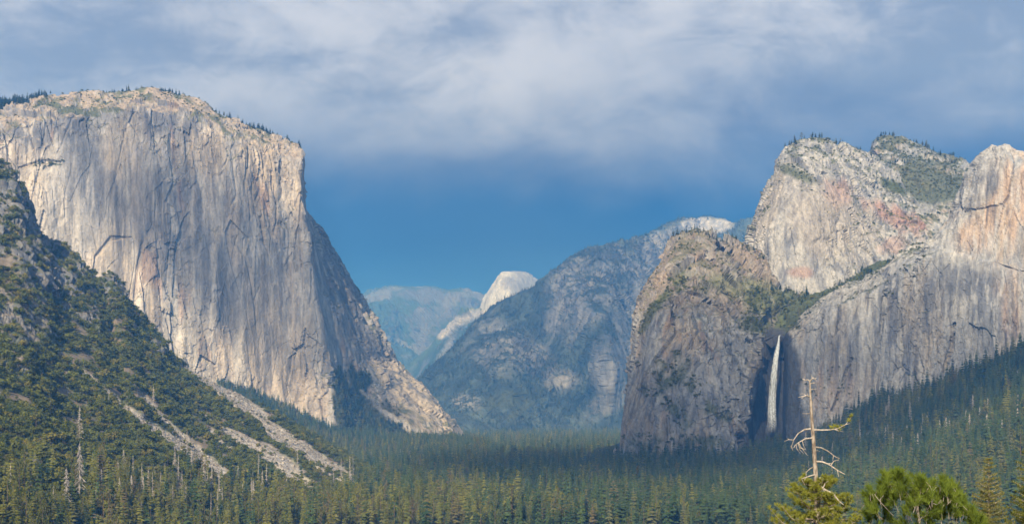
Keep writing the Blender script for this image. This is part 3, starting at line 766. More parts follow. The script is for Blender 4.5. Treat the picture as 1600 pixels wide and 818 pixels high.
    CON_PTS.append((pt.scatter(rg, (1 - wet) * sstep(-0.1, 0.3, n2) * (py < 500), 0.006), 12, 0.4))

    # right wall
    xs = [1236, 1262, 1300, 1350, 1382, 1420, 1450, 1470, 1490, 1506, 1520, 1535, 1550, 1575, 1600, 1650, 1720]
    tp = [520, 492, 466, 441, 426, 396, 388, 371, 350, 320, 294, 260, 244, 237, 238, 226, 215]
    ld = [545, 515, 492, 470, 455, 424, 408, 402, 402, 405, 409, 414, 419, 428, 437, 456, 480]       # the long ledge
    dd = [2760, 2745, 2715, 2680, 2655, 2625, 2600, 2585, 2570, 2555, 2545, 2535, 2525, 2505, 2485, 2450, 2400]
    def row(f, off):
        if f < 0: return None
        return [(x, l + (720 - l) * f, d + off) for x, l, d in zip(xs, ld, dd)]
    rows = [[(1226, 528, 2900)] + [(x, t, d + 62) for x, t, d in zip(xs, tp, dd)],
            [(1226, 535, 2900)] + [(x, t + (l - t) * 0.18, d + 36) for x, t, l, d in zip(xs, tp, ld, dd)],
            [(1227, 545, 2900)] + [(x, t + (l - t) * 0.93, d + 17) for x, t, l, d in zip(xs, tp, ld, dd)],
            [(1228, 550, 2900)] + row(0.0, 8),
            [(1230, 580, 2900)] + row(0.22, -4),
            [(1230, 620, 2900)] + row(0.5, -12),
            [(1230, 700, 2880)] + row(1.0, -40)]
    pt = Patch(rows, 390, 360, 0.4, back=((70, 0), (300, 30), (500, 400)))
    pt.push(11 * ridged(pt.base, 110, 3, 0.14, 450) + 8 * facets(pt.base, 120, 0.35, 432)[0]); pt.base = pt.P.copy()
    cliff_relief(pt, 0.75, 451, big=0.5, vs=0.2, block=0.75, fine=1.0)
    px, py = pt.px(); nz = fbm(pt.P, 60, 3, 0.5, 449)
    for pts in ([(1372, 560, 2), (1380, 470, 4), (1388, 430, 2)], [(1470, 600, 3), (1485, 545, 4), (1492, 505, 2)], [(1300, 640, 2), (1330, 560, 2)]):
        pt.push(-9 * stroke(px, py, pts, nz, 0.7))
    P = pt.P; px, py = pt.px(); nrm = pt.normals(); rv = pt.rowv()
    n1 = fbm(P, 120, 4, 0.5, 453); n2 = fbm(P, 36, 4, 0.4, 455); st = fbm(P, 9, 3, 0.03, 457); st2 = fbm(P, 26, 3, 0.04, 458)
    C = lerp(GREY * 1.05, PALE * 0.98, sstep(-0.3, 0.35, n1 + 0.6 * st2))
    C = lerp(C, TAN, 0.6 * sstep(-0.05, 0.35, fbm(P, 80, 3, 0.4, 459) + 0.4 * st))
    blu = np.maximum.reduce([blob(px, py, 1390, 500, 26, 90, n2, 0), blob(px, py, 1455, 470, 34, 60, n2), blob(px, py, 1500, 440, 60, 26, n2) * 0.9, blob(px, py, 1310, 540, 40, 60, n2) * 0.6,
                             blob(px, py, 1420, 560, 24, 60, n2) * 0.7, blob(px, py, 1530, 300, 40, 70, n2, 35) * 0.6, blob(px, py, 1560, 490, 46, 50, n2) * 0.7])
    C = lerp(C, BLUE * 0.95, np.clip(blu * (0.75 + 1.1 * st2), 0, 0.85))
    org = np.maximum.reduce([blob(px, py, 1560, 350, 50, 60, n2), blob(px, py, 1590, 290, 30, 60, n2), blob(px, py, 1520, 370, 36, 36, n2) * 0.8, blob(px, py, 1585, 470, 30, 60, n2) * 0.7, blob(px, py, 1290, 600, 40, 40, n2) * 0.5])
    C = lerp(C, np.array((0.42, 0.285, 0.19)), np.clip(org * (0.55 + 1.2 * st2), 0, 0.75))
    C = lerp(C, BLUE * 0.62, 0.65 * sstep(0.1, 0.45, st) * sstep(-0.15, 0.3, n1 + st2))
    C = lerp(C, PALE * 1.15, 0.5 * sstep(0.15, 0.4, -st))
    wet = np.maximum(stroke(px, py, [(1228, 530, 12), (1232, 600, 18), (1240, 690, 26)], n2, 0.5, 0.3), 0)
    C = lerp(C, DARK * 0.6, wet * 0.9)
    green = sstep(0.66, 0.85, nrm[:, 2] + 0.3 * n2)
    C = lerp(C, BRUSH, green * 0.8 * sstep(1480, 1440, px))
    pt.build("streaked_wall", C, M_ROCK, "tall streaked granite wall with orange stains right of the waterfall")
    OAK_PTS.append((pt.scatter(rg, green * (1 - wet) * (px < 1470), 0.005), 4.0, 0.4))
    low = np.maximum(blob(px, py, 1310, 600, 26, 30, n2 * 1.4, 0, 0.4) * 0.5, blob(px, py, 1262, 610, 20, 30, n2 * 1.4, 0, 0.4) * 0.6)
    OAK_PTS.append((pt.scatter(rg, low, 0.008), 5.0, 0.4))
    OAK_PTS.append((pt.scatter(rg, ((rv < 0.1) & (rv > -0.6)) * (px < 1460), 0.004), 4.0, 0.4))


right_cliffs()
print("cliffs done")

FLOOR_Z = -130.0


# ---- ground: the valley floor, rising to the overlook the picture is taken from
def ground():
    xs = np.concatenate([np.linspace(-9000, -1500, 20), np.linspace(-1400, 1400, 90), np.linspace(1500, 9000, 20)])
    ys = np.concatenate([np.linspace(-4000, -200, 14), np.linspace(-150, 700, 60), np.linspace(730, 6000, 120), np.linspace(6200, 19000, 30)])
    X, Y = np.meshgrid(xs, ys)
    P = np.stack([X.ravel(), Y.ravel(), np.zeros(X.size)], 1)
    n = fbm(P, 300, 3, 1, 501)
    h = np.interp(P[:, 1], [-4000, -300, -10, 3, 60, 150, 300, 480], [60, 30, -1.5, -1.7, -21, -52, -95, -130])
    edge = sstep(420, 520, P[:, 1])
    P[:, 2] = h * (1 - edge) + edge * (FLOOR_Z + 4 * n)
    near = (P[:, 1] > -20) & (P[:, 1] < 420)
    P[:, 2] += np.where(near & (P[:, 1] > 12), 2.0 * fbm(P, 40, 2, 1, 505), 0)
    i = np.arange(X.size).reshape(X.shape)
    F = np.stack([i[:-1, :-1], i[:-1, 1:], i[1:, 1:], i[1:, :-1]], -1).reshape(-1, 4)
    me = mesh_np("ground", P, F, [M_SOIL], smooth=True)
    C = lerp(BRUSH * 0.7, SOIL * 0.45, sstep(-0.1, 0.4, fbm(P, 60, 3, 1, 503)))
    color_attr(me, C)
    tag(link("ground", me), "flat valley floor under the conifer forest", kind='structure')


ground()


# ---- left hillside
CHUTES = [[(122, 575, 3.5), (160, 605, 5.0), (200, 640, 5.7), (240, 672, 9.2), (290, 702, 15.8), (345, 745, 8.6)],
          [(215, 608, 2.1), (245, 640, 4.3), (275, 668, 5.7), (300, 700, 6.4)],
          [(285, 572, 4.3), (330, 600, 6.4), (400, 645, 9.2), (460, 690, 8.6), (520, 722, 7.1), (600, 772, 3.5)],
          [(310, 640, 2.9), (360, 676, 4.3), (410, 706, 7.9), (455, 738, 12.2), (500, 772, 8.6)],
          [(400, 655, 4.3), (455, 705, 4.3), (520, 742, 5.0), (565, 765, 2.9)],
          [(330, 668, 2.9), (350, 690, 4.3), (372, 706, 2.1)]]


def left_hill():
    rx = [-120, -60, -5, 12, 26, 46, 62, 80, 104, 132, 158, 166, 182, 192, 216, 242, 264, 302, 352, 402, 452, 502, 552, 602, 652, 720, 800]
    ry = [215, 232, 257, 262, 288, 318, 358, 378, 396, 420, 452, 434, 442, 464, 492, 524, 552, 577, 607, 635, 662, 692, 717, 742, 762, 790, 815]
    rows = []
    for f in (0, 0.10, 0.25, 0.45, 0.68, 1.0):
        r = []
        for k, (x, y) in enumerate(zip(rx, ry)):
            d0 = 2320 + 0.40 * max(x, -60)
            bx = x + 40 + 0.12 * (x + 120); by = 900 - 0.03 * x; bd = 780 + 1.10 * (x + 120)
            g = f
            yy = y + (by - y) * g; xx = x + (bx - x) * (f ** 0.8)
            # constant-slope hillside: distance falls faster near the ridge
            dd = d0 + (bd - d0) * (f ** 0.85)
            r.append((xx, yy, dd))
        rows.append(r)
    pt = Patch(rows, 480, 400, 0.25, back=((60, 15), (250, 90), (600, 400)))
    P = pt.base; px, py = pt.px()
    n0 = fbm(P, 140, 4, 0.8, 511)
    crag = np.maximum.reduce([blob(px, py, 15, 330, 60, 90, n0, 30, 0.5), blob(px, py, 70, 420, 80, 46, n0, 40, 0.5), blob(px, py, 170, 450, 30, 20, 0, 30), blob(px, py, 40, 500, 60, 40, n0, 30) * 0.6,
                              blob(px, py, 245, 545, 24, 16, n0, 45) * 0.9, blob(px, py, 20, 560, 40, 30, n0) * 0.6, blob(px, py, 118, 480, 46, 16, n0, 42) * 0.8])
    chute = np.zeros(len(P))
    for c in CHUTES: chute = np.maximum(chute, stroke(px, py, c, fbm(P, 26, 4, 1, 513), 0.5, 0.35))
    pt.push(11 * fbm(P, 160, 3, 1, 515) - 4 * chute + 3 * fbm(P, 30, 3, 1, 516) * (1 - chute))
    Pn = pt.P.copy()
    pt.push(crag * (12 * facets(Pn, 60, 0.3, 517)[0] + 6 * facets(Pn, 24, 0.35, 518)[0] + 2.5 * facets(Pn, 9, 0.5, 519)[0] + 9 * ridged(Pn, 55, 3, 0.3, 520) + 4 * fbm(Pn, 12, 3, 0.6, 522)))
    P = pt.P; px, py = pt.px(); nrm = pt.normals(); rv = pt.rowv()
    n1 = fbm(P, 90, 4, 1, 521); n2 = fbm(P, 26, 4, 1, 523); n3 = fbm(P, 8, 3, 1, 525)
    C = lerp(SOIL * 0.75, BRUSH * 1.4, sstep(-0.25, 0.25, n2))
    rc = lerp(GREY * 0.62, BLUE * 0.6, sstep(-0.1, 0.35, n2 + n3 * 0.5)); rc = lerp(rc, TAN * 0.7, 0.5 * sstep(0.05, 0.4, n1 - n3 * 0.3))
    cm = np.clip(crag * sstep(0.95, 0.5, nrm[:, 2] + 0.4 * n2) * 1.2, 0, 1)
    C = C * (1 - cm[:, None]) + rc * cm[:, None]
    tl = lerp(TALUS * 0.8, TALUS * 1.25, sstep(-0.4, 0.4, n3)); tl = lerp(tl, np.array((0.50, 0.43, 0.34)), 0.8 * sstep(-0.2, 0.3, n2) * sstep(300, 420, px))  # right-hand talus paler and warmer: sunlight put into its colour
    C = C * (1 - chute[:, None]) + tl * chute[:, None]
    pt.build("hillside", C, M_SOIL, "steep brushy hillside with grey talus chutes and crags")
    rg = np.random.default_rng(8)
    # scrub oak cover, thinner on crags, none in the chutes
    cover = np.clip(1 - 1.2 * cm, 0.04, 1) * np.clip(1 - 1.3 * sstep(0.2, 0.6, chute), 0, 1) * sstep(-0.40, -0.05, n1 * 0.7 + 0.7 * n2)
    upper = sstep(560, 420, py)
    up_gap = 1 - upper * 0.5 * sstep(-0.15, 0.2, -n2 + 0.2)
    OAK_PTS.append((pt.scatter(rg, cover * up_gap * (rv > -0.8) * sstep(820, 640, py), 0.021), 8.8, 0.5))
    OAK_PTS.append((pt.scatter(rg, cover * (rv > -0.6) * (1 - upper * 0.2), 0.022), 4.0, 0.4))
    lowc = sstep(640, 760, py + 30 * n1) * np.clip(1 - 2 * chute, 0, 1)
    OAK_PTS.append((pt.scatter(rg, cover * lowc, 0.014), 8.5, 0.35))
    CON_PTS.append((pt.scatter(rg, sstep(0, 80, py + 26 * n1 - 705 - np.clip((px - 250) * 0.22, 0, 75)) * np.clip(1 - 2 * chute, 0, 1) * (rv > 0), 0.0055), 24, 0.35))
    CON_PTS.append((pt.scatter(rg, cover * (1 - lowc) * (rv > -0.2) * sstep(0.05, 0.3, n1) * (1 - upper), 0.0008), 19, 0.3))
    ROCK_PTS.append((pt.scatter(rg, sstep(0.35, 0.8, chute), 0.07), 2.3, 0.6))
    ROCK_PTS.append((pt.scatter(rg, sstep(0.35, 0.8, chute), 0.006), 4.6, 0.45))
    OAK_PTS.append((pt.scatter(rg, sstep(0.25, 0.6, chute) * sstep(0.1, 0.4, n2), 0.009), 4.5, 0.5))
    return pt


HILL = left_hill()


# ---- slopes under the right-hand cliffs and at the foot of the left one
def aprons():
    rg = np.random.default_rng(9)
    rows = [
        [(930, 728, 3000), (985, 715, 2900), (1040, 712, 2760), (1100, 714, 2740), (1160, 712, 2780), (1195, 706, 2860), (1230, 698, 2820), (1270, 684, 2740), (1320, 655, 2690), (1365, 632, 2650), (1410, 626, 2610), (1460, 612, 2560), (1515, 590, 2500), (1560, 572, 2460), (1605, 545, 2430), (1680, 500, 2390), (1780, 450, 2350)],
        [(930, 738, 2750), (985, 738, 2650), (1040, 735, 2560), (1100, 736, 2540), (1160, 736, 2550), (1200, 730, 2560), (1240, 724, 2540), (1290, 712, 2480), (1345, 692, 2420), (1395, 672, 2370), (1440, 662, 2320), (1490, 650, 2270), (1545, 634, 2200), (1590, 620, 2150), (1640, 600, 2110), (1720, 560, 2060), (1820, 515, 2010)],
        [(940, 768, 2200), (990, 768, 2200), (1050, 768, 2180), (1110, 767, 2160), (1170, 766, 2140), (1215, 763, 2120), (1260, 760, 2080), (1310, 754, 2030), (1370, 744, 1970), (1420, 734, 1920), (1470, 728, 1870), (1520, 720, 1820), (1580, 712, 1750), (1630, 702, 1700), (1690, 690, 1650), (1770, 660, 1600), (1870, 620, 1550)],
        [(960, 822, 1520), (1010, 824, 1500), (1070, 826, 1490), (1130, 828, 1470), (1190, 828, 1470), (1240, 830, 1450), (1290, 830, 1440), (1350, 832, 1420), (1420, 834, 1390), (1480, 835, 1370), (1540, 836, 1340), (1600, 838, 1310), (1670, 840, 1270), (1730, 842, 1230), (1800, 840, 1190), (1880, 830, 1150), (1980, 800, 1100)]]
    pt = Patch(rows, 240, 150, 0.5, back=((60, -20), (200, -30), (400, 100)))
    pt.push(6 * fbm(pt.base, 130, 3, 1, 531) + 2 * fbm(pt.base, 30, 3, 1, 533))
    P = pt.P; px, py = pt.px(); rv = pt.rowv(); n1 = fbm(P, 120, 3, 1, 535); n2 = fbm(P, 28, 3, 1, 537)
    bare = np.maximum.reduce([stroke(px, py, [(1340, 690, 4), (1370, 678, 9), (1400, 676, 4)], n2), stroke(px, py, [(1130, 702, 3), (1175, 694, 6), (1215, 676, 5)], n2),
                              blob(px, py, 1592, 588, 12, 8, n2), blob(px, py, 1100, 808, 12, 5, n2), blob(px, py, 1145, 800, 9, 4, n2)])
    green = np.maximum(blob(px, py, 1235, 685, 40, 13, n2, -22, 0.4), blob(px, py, 1110, 795, 40, 10, n2 * 0.8))
    C = lerp(FORE * 1.2, BRUSH, sstep(-0.3, 0.3, n2)); C = lerp(C, MOSS * 0.8, green); C = lerp(C, TALUS * 0.8, bare)
    pt.build("slope", C, M_SOIL, "forested slope climbing to the foot of the right cliffs")
    fr = (rv > -0.15) * (1 - bare) * (1 - 0.9 * green)
    CON_PTS.append((pt.scatter(rg, fr, 0.0105), 28, 0.42))
    CON_PTS.append((pt.scatter(rg, fr, 0.008), 15, 0.5))
    OAK_PTS.append((pt.scatter(rg, green, 0.025), 6.0, 0.35))
    OAK_PTS.append((pt.scatter(rg, (rv > -0.6) * (rv < 0.5) * 1.0 * (1 - bare), 0.006), 7.0, 0.35))
    ROCK_PTS.append((pt.scatter(rg, sstep(0.4, 0.8, bare), 0.03), 2.2, 0.5))
    # foot of the left cliff
    rows = [
        [(340, 590, 3760), (400, 616, 3760), (450, 640, 3770), (500, 664, 3780), (532, 676, 3800), (570, 680, 3880), (620, 684, 3950), (690, 684, 4200), (760, 690, 4300)],
        [(340, 630, 3450), (400, 650, 3450), (450, 668, 3450), (500, 686, 3460), (540, 694, 3480), (580, 696, 3520), (630, 698, 3560), (690, 698, 3640), (760, 700, 3760)],
        [(340, 730, 2900), (400, 735, 2900), (450, 738, 2900), (500, 738, 2900), (545, 738, 2900), (590, 738, 2900), (640, 738, 2900), (700, 736, 2950), (760, 734, 3000)]]
    pt = Patch(rows, 120, 60, 0.5, back=((80, -10), (200, 0)))
    pt.push(5 * fbm(pt.base, 100, 3, 1, 541))
    P = pt.P; rv = pt.rowv(); n2 = fbm(P, 28, 3, 1, 543)
    pt.build("apron", lerp(FORE * 1.2, BRUSH, sstep(-0.3, 0.3, n2)), M_SOIL, "dark wooded apron at the foot of the left cliff")
    CON_PTS.append((pt.scatter(rg, (rv > -0.3) * 1.0, 0.009), 20, 0.33))


aprons()


# ---- valley floor forest positions
def floor_forest():
    rg = np.random.default_rng(10)
    hp = HILL.P; G = np.full((200, 200), -999.0)          # hill height on a 15 m grid, so no valley tree stands inside the hill
    gi, gj = ((hp[:, 0] + 1600) / 15).astype(int), ((hp[:, 1] - 700) / 15).astype(int); ok = (gi >= 0) & (gi < 200) & (gj >= 0) & (gj < 200)
    np.maximum.at(G, (gi[ok], gj[ok]), hp[ok, 2])
    def free(P):
        i, j = np.clip(((P[:, 0] + 1600) / 15).astype(int), 0, 199), np.clip(((P[:, 1] - 700) / 15).astype(int), 0, 199)
        return G[i, j] < FLOOR_Z + 6
    def field(n, d0, d1, x0, x1, size, spread, clump):
        D = np.sqrt(rg.random(n) * (d1 ** 2 - d0 ** 2) + d0 ** 2)
        px = rg.uniform(x0, x1, n)
        P = np.stack([(px - 800) / FPX * D, D, np.full(n, FLOOR_Z)], 1)
        P[:, 2] += 4 * fbm(np.stack([P[:, 0], P[:, 1], np.zeros(n)], 1), 300, 3, 1, 501)
        keep = free(P) & (fbm(P, clump, 2, 1, 551) > rg.uniform(-0.9, 0.3, n))
        CON_PTS.append((P[keep], size, spread))
    field(24000, 1380, 3000, 330, 1330, 28, 0.42, 120)
    field(7000, 1380, 3000, 330, 1330, 17, 0.35, 90)
    n = 3800; D = np.sqrt(rg.random(n) * (2900 ** 2 - 1400 ** 2) + 1400 ** 2); x = rg.uniform(330, 1330, n)
    P = np.stack([(x - 800) / FPX * D, D, np.full(n, FLOOR_Z)], 1)
    OAK_PTS.append((P[free(P) & (fbm(P, 110, 2, 1, 553) > 0.0)], 13, 0.4))
    field(26000, 3000, 7000, 480, 1120, 34, 0.3, 200)


floor_forest()
print("points:", sum(len(p[0]) for p in CON_PTS), sum(len(p[0]) for p in OAK_PTS), sum(len(p[0]) for p in ROCK_PTS))


# ================================================================== plants
class MB:
    """collects geometry for one mesh"""
    def __init__(self): self.V, self.F, self.M = [], [], []
    def tri(self, a, b, c, m=0):
        i = len(self.V); self.V += [a, b, c]; self.F.append((i, i + 1, i + 2)); self.M.append(m)
    def quad(self, a, b, c, d, m=0):
        i = len(self.V); self.V += [a, b, c, d]; self.F.append((i, i + 1, i + 2, i + 3)); self.M.append(m)
    def tube(self, pts, rad, sides=6, m=0, cap=True):
        pts = [np.asarray(p, float) for p in pts]; rings = []
        for k, p in enumerate(pts):
            t = pts[min(k + 1, len(pts) - 1)] - pts[max(k - 1, 0)]; t = t / max(np.linalg.norm(t), 1e-9)
            u = np.cross(t, (0, 1, 0) if abs(t[1]) < 0.8 else (1, 0, 0)); u /= np.linalg.norm(u); v = np.cross(t, u)
            i0 = len(self.V)
            for s in range(sides):
                a = 2 * math.pi * s / sides
                self.V.append(p + rad[k] * (u * math.cos(a) + v * math.sin(a)))
            rings.append(i0)
        for a, b in zip(rings[:-1], rings[1:]):
            for s in range(sides):
                s2 = (s + 1) % sides
                self.F.append((a + s, a + s2, b + s2, b + s)); self.M.append(m)
        if cap:
            i = len(self.V); self.V.append(pts[-1]); b = rings[-1]
            for s in range(sides): self.F.append((b + s, b + (s + 1) % sides, i)); self.M.append(m)
    def mesh(self, name, mats): return mesh_np(name, self.V, self.F, mats, self.M)


def conifer_crown(mb, r, width=0.15, base=0.14, layers=17, per=7, droop=0.35, shape=0.85, m=0, gap=0.12):
    """unit-height conifer: whorls of drooping boughs, uneven and with gaps"""
    lean = [(r.uniform(0.6, 1.25)) for _ in range(9)]
    for k in range(layers):
        t = base + (1 - base) * (k + r.uniform(-0.6, 0.6)) / layers
        t = min(max(t, base), 0.985)
        rad = width * (((1 - t) / (1 - base)) ** shape) * r.uniform(0.78, 1.15) + 0.008
        if t < base + 0.12: rad *= r.uniform(0.55, 1.0)
        a0 = r.uniform(0, 6.28)
        for j in range(per):
            if r.random() < gap: continue
            a = a0 + 6.283 * (j + r.uniform(-0.3, 0.3)) / per
            L = rad * r.uniform(0.65, 1.2) * lean[int(a / 0.7) % 9]
            ca, sa = math.cos(a), math.sin(a)
            z0 = t + 0.012 + r.uniform(-0.02, 0.02) * (1 - t); dz = -droop * L + r.uniform(-0.01, 0.008)
            w = L * r.uniform(0.26, 0.42) + 0.006
            root = (0, 0, z0); tip = (ca * L, sa * L, z0 + dz)
            mid = (ca * L * 0.55, sa * L * 0.55, z0 + dz * 0.35)
            sl = (ca * L * 0.62 - sa * w, sa * L * 0.62 + ca * w, z0 + dz * 0.55 - 0.35 * w)
            sr = (ca * L * 0.62 + sa * w, sa * L * 0.62 - ca * w, z0 + dz * 0.55 - 0.35 * w)
            mb.tri(root, sl, mid, m); mb.tri(root, mid, sr, m); mb.tri(mid, sl, tip, m); mb.tri(mid, tip, sr, m)
    mb.tri((-0.006, 0, 0.96), (0.006, 0, 0.96), (0, 0, 1.0), m); mb.tri((0, -0.006, 0.96), (0, 0.006, 0.96), (0, 0, 1.0), m)


def conifer_trunk(mb, m=0):
    mb.tube([(0, 0, -0.04), (0, 0, 0.3), (0, 0, 0.75), (0, 0, 0.97)], [0.013, 0.010, 0.005, 0.001], 5, m)


def pine_crown(mb, r, m=0, n=26, top=True):
    """unit-height open pine: irregular tufted clumps on the upper trunk"""
    for k in range(n):
        t = 0.32 + 0.68 * (k + r.random()) / n
        rad = 0.17 * (1 - abs((t - 0.55) / 0.5) ** 2.2 * 0.8) * r.uniform(0.3, 1.0)
        a = r.uniform(0, 6.283)
        c = np.array((math.cos(a) * rad, math.sin(a) * rad, min(t, 0.97)))
        s = r.uniform(0.035, 0.06) * (1.1 - 0.5 * t)
        for _ in range(11):
            d = np.array((r.gauss(0, 1), r.gauss(0, 1), r.gauss(0, 0.7))); d /= np.linalg.norm(d)
            e = np.cross(d, (r.gauss(0, 1), r.gauss(0, 1), r.gauss(0, 1))); e /= np.linalg.norm(e)
            p = c + d * s * 0.8
            mb.tri(p - e * s * 0.55, p + e * s * 0.55, p + d * s * 0.9 + np.array((0, 0, s * 0.3)), m)


def oak_crown(mb, r, m=0, lobes=9, leaves=26, flat=0.8):
    """unit-wide broadleaf crown: leaf sprays spread through uneven lobes"""
    for _ in range(lobes):
        a = r.uniform(0, 6.283); q = r.uniform(0.0, 0.34)
        c = np.array((math.cos(a) * q, math.sin(a) * q, 0.30 * flat + r.uniform(0.0, 0.34) * flat * (1.1 - q)))
        R = r.uniform(0.15, 0.25)
        for _ in range(leaves):
            d = np.array((r.gauss(0, 1), r.gauss(0, 1), r.gauss(0.25, 1))); d /= np.linalg.norm(d)
            p = c + d * R * r.uniform(0.75, 1.1) * np.array((1, 1, flat))
            nn = d + np.array((r.gauss(0, 0.5), r.gauss(0, 0.5), r.gauss(0.2, 0.5))); nn /= np.linalg.norm(nn)
            u = np.cross(nn, (r.gauss(0, 1), r.gauss(0, 1), r.gauss(0, 1))); u /= np.linalg.norm(u); v = np.cross(nn, u)
            s = r.uniform(0.045, 0.085)
            mb.quad(p - u * s, p - v * s * 0.8, p + u * s, p + v * s * 0.8, m)


def oak_trunk(mb, r, m=0):
    mb.tube([(0, 0, -0.15), (0.01, 0, 0.12), (r.uniform(-.05, .05), r.uniform(-.05, .05), 0.32)], [0.035, 0.028, 0.012], 5, m)
    for _ in range(3):
        a = r.uniform(0, 6.28)
        mb.tube([(0, 0, 0.15), (math.cos(a) * 0.12, math.sin(a) * 0.12, 0.34)], [0.016, 0.006], 4, m)


def snag(mb, r, n=34, spread=0.10, top=1.0, m=0, droop=0.2):
    """unit-height dead tree: bare tapered trunk with short broken limbs"""
    bend = r.uniform(-0.015, 0.015)
    mb.tube([(0, 0, -0.04), (bend * 0.3, 0, 0.35), (bend, 0.004, 0.7), (bend * 1.2, 0, top)], [0.013, 0.010, 0.006, 0.002], 5, m)
    for _ in range(n):
        t = r.uniform(0.18, 0.97); a = r.uniform(0, 6.283)
        L = spread * (1.05 - t) ** 0.75 * r.uniform(0.35, 1.15)
        p = np.array((bend * t, 0, t * top)); q = p + np.array((math.cos(a) * L, math.sin(a) * L, -droop * L + r.uniform(-0.02, 0.015)))
        mb.tube([p, p * 0.4 + q * 0.6 + np.array((0, 0, 0.006)), q], [0.0065, 0.0055, 0.003], 3, m, cap=False)
        if L > 0.04:
            q2 = p * 0.45 + q * 0.55; e = q2 + np.array((r.uniform(-.5, .5) * L, r.uniform(-.5, .5) * L, -0.3 * L))
            mb.tube([q2, e], [0.005, 0.003], 3, m, cap=False)


def stone(mb, r, m=0):
    import itertools
    pts = []
    V = [np.array(v, float) for v in ((1, 0, 0), (-1, 0, 0), (0, 1, 0), (0, -1, 0), (0, 0, 1), (0, 0, -1), (.7, .7, .3), (-.7, .6, .4), (.6, -.7, -.3), (-.6, -.6, .5))]
    import bmesh
    bm = bmesh.new()
    for v in V: bm.verts.new(v * np.array((r.uniform(.35, .65), r.uniform(.3, .55), r.uniform(.25, .45))))
    bmesh.ops.convex_hull(bm, input=bm.verts)
    bm.verts.ensure_lookup_table()
    used = [v for v in bm.verts if v.link_faces]
    ix = {v: k for k, v in enumerate(used)}; o = len(mb.V)
    mb.V += [np.array(v.co) for v in used]
    for f in bm.faces: mb.F.append(tuple(o + ix[v] for v in f.verts)); mb.M.append(m)
    bm.free()


R0 = random.Random(4)
CON_KINDS = []      # builders of (crown, trunk)
specs = [dict(width=0.175, layers=20, per=8, shape=0.7), dict(width=0.21, layers=17, per=8, shape=0.65), dict(width=0.14, layers=22, per=7, gap=0.2, shape=0.7),
         dict(width=0.19, layers=15, per=8, base=0.28, gap=0.22, shape=0.6), dict(width=0.23, layers=15, per=9, base=0.06, shape=0.8), None, dict(width=0.15, layers=18, per=7, base=0.4, gap=0.25, shape=0.6)]


def con_builder(i, mb, m):
    r = random.Random(100 + i)
    if specs[i] is None: pine_crown(mb, r, m)
    else: conifer_crown(mb, r, m=m, **specs[i])


def scatter_stuff(name, protos, mats, P, S, R, K, label, W=None):
    """ONE object: prototypes and loose points in one mesh, instanced by its own geometry nodes"""
    V, F, M, kid = [], [], [], []
    for i, mb in enumerate(protos):
        o = len(V); V += [tuple(map(float, v)) for v in mb.V]; F += [tuple(o + x for x in f) for f in mb.F]; M += mb.M; kid += [i] * len(mb.V)
    npv = len(V); n = len(P)
    me = bpy.data.meshes.new(name)
    me.from_pydata(V + [tuple(map(float, p)) for p in P], [], F)
    for mt in mats: me.materials.append(mt)
    me.polygons.foreach_set('material_index', np.asarray(M, np.int32))
    me.polygons.foreach_set('use_smooth', np.zeros(len(M), bool))
    for nm, typ, arr in (('kid', 'INT', np.concatenate([kid, 100 + K]).astype(np.int32)), ('scl', 'FLOAT', np.concatenate([np.ones(npv), S]).astype(np.float32)),
                         ('rot', 'FLOAT', np.concatenate([np.zeros(npv), R]).astype(np.float32)), ('wid', 'FLOAT', np.concatenate([np.ones(npv), W if W is not None else np.ones(n)]).astype(np.float32))):
        a = me.attributes.new(nm, typ, 'POINT'); a.data.foreach_set('value', arr)
    o = link(name, me)
    ng = bpy.data.node_groups.new(name, 'GeometryNodeTree')
    ng.interface.new_socket('Geometry', in_out='INPUT', socket_type='NodeSocketGeometry')
    ng.interface.new_socket('Geometry', in_out='OUTPUT', socket_type='NodeSocketGeometry')
    gi = ng.nodes.new('NodeGroupInput'); go = ng.nodes.new('NodeGroupOutput'); jn = ng.nodes.new('GeometryNodeJoinGeometry')
    def attr(nm, typ):
        a = ng.nodes.new('GeometryNodeInputNamedAttribute'); a.data_type = typ; a.inputs['Name'].default_value = nm
        return [x for x in a.outputs if x.enabled and x.name == 'Attribute'][0]
    kidn, scl, rot = attr('kid', 'INT'), attr('scl', 'FLOAT'), attr('rot', 'FLOAT')
    cx = ng.nodes.new('ShaderNodeCombineXYZ'); ng.links.new(rot, cx.inputs[2])
    sw = mathn(ng, 'MULTIPLY', scl, attr('wid', 'FLOAT')); cs = ng.nodes.new('ShaderNodeCombineXYZ')
    ng.links.new(sw, cs.inputs[0]); ng.links.new(sw, cs.inputs[1]); ng.links.new(scl, cs.inputs[2])
    def sel(v):
        c = ng.nodes.new('FunctionNodeCompare'); c.data_type = 'INT'; c.operation = 'EQUAL'
        ins = [x for x in c.inputs if x.enabled and x.type == 'INT']
        ng.links.new(kidn, ins[0]); ins[1].default_value = v
        s = ng.nodes.new('GeometryNodeSeparateGeometry'); s.domain = 'POINT'
        ng.links.new(gi.outputs[0], s.inputs[0]); ng.links.new(c.outputs[0], s.inputs[1])
        return s.outputs[0]
    for i in range(len(protos)):
        ip = ng.nodes.new('GeometryNodeInstanceOnPoints')
        ng.links.new(sel(100 + i), ip.inputs['Points']); ng.links.new(sel(i), ip.inputs['Instance'])
        ng.links.new(cx.outputs[0], ip.inputs['Rotation']); ng.links.new(cs.outputs[0], ip.inputs['Scale'])
        ng.links.new(ip.outputs[0], jn.inputs[0])
    ng.links.new(jn.outputs[0], go.inputs[0])
    md = o.modifiers.new('scatter', 'NODES'); md.node_group = ng
    return tag(o, label, kind='stuff')


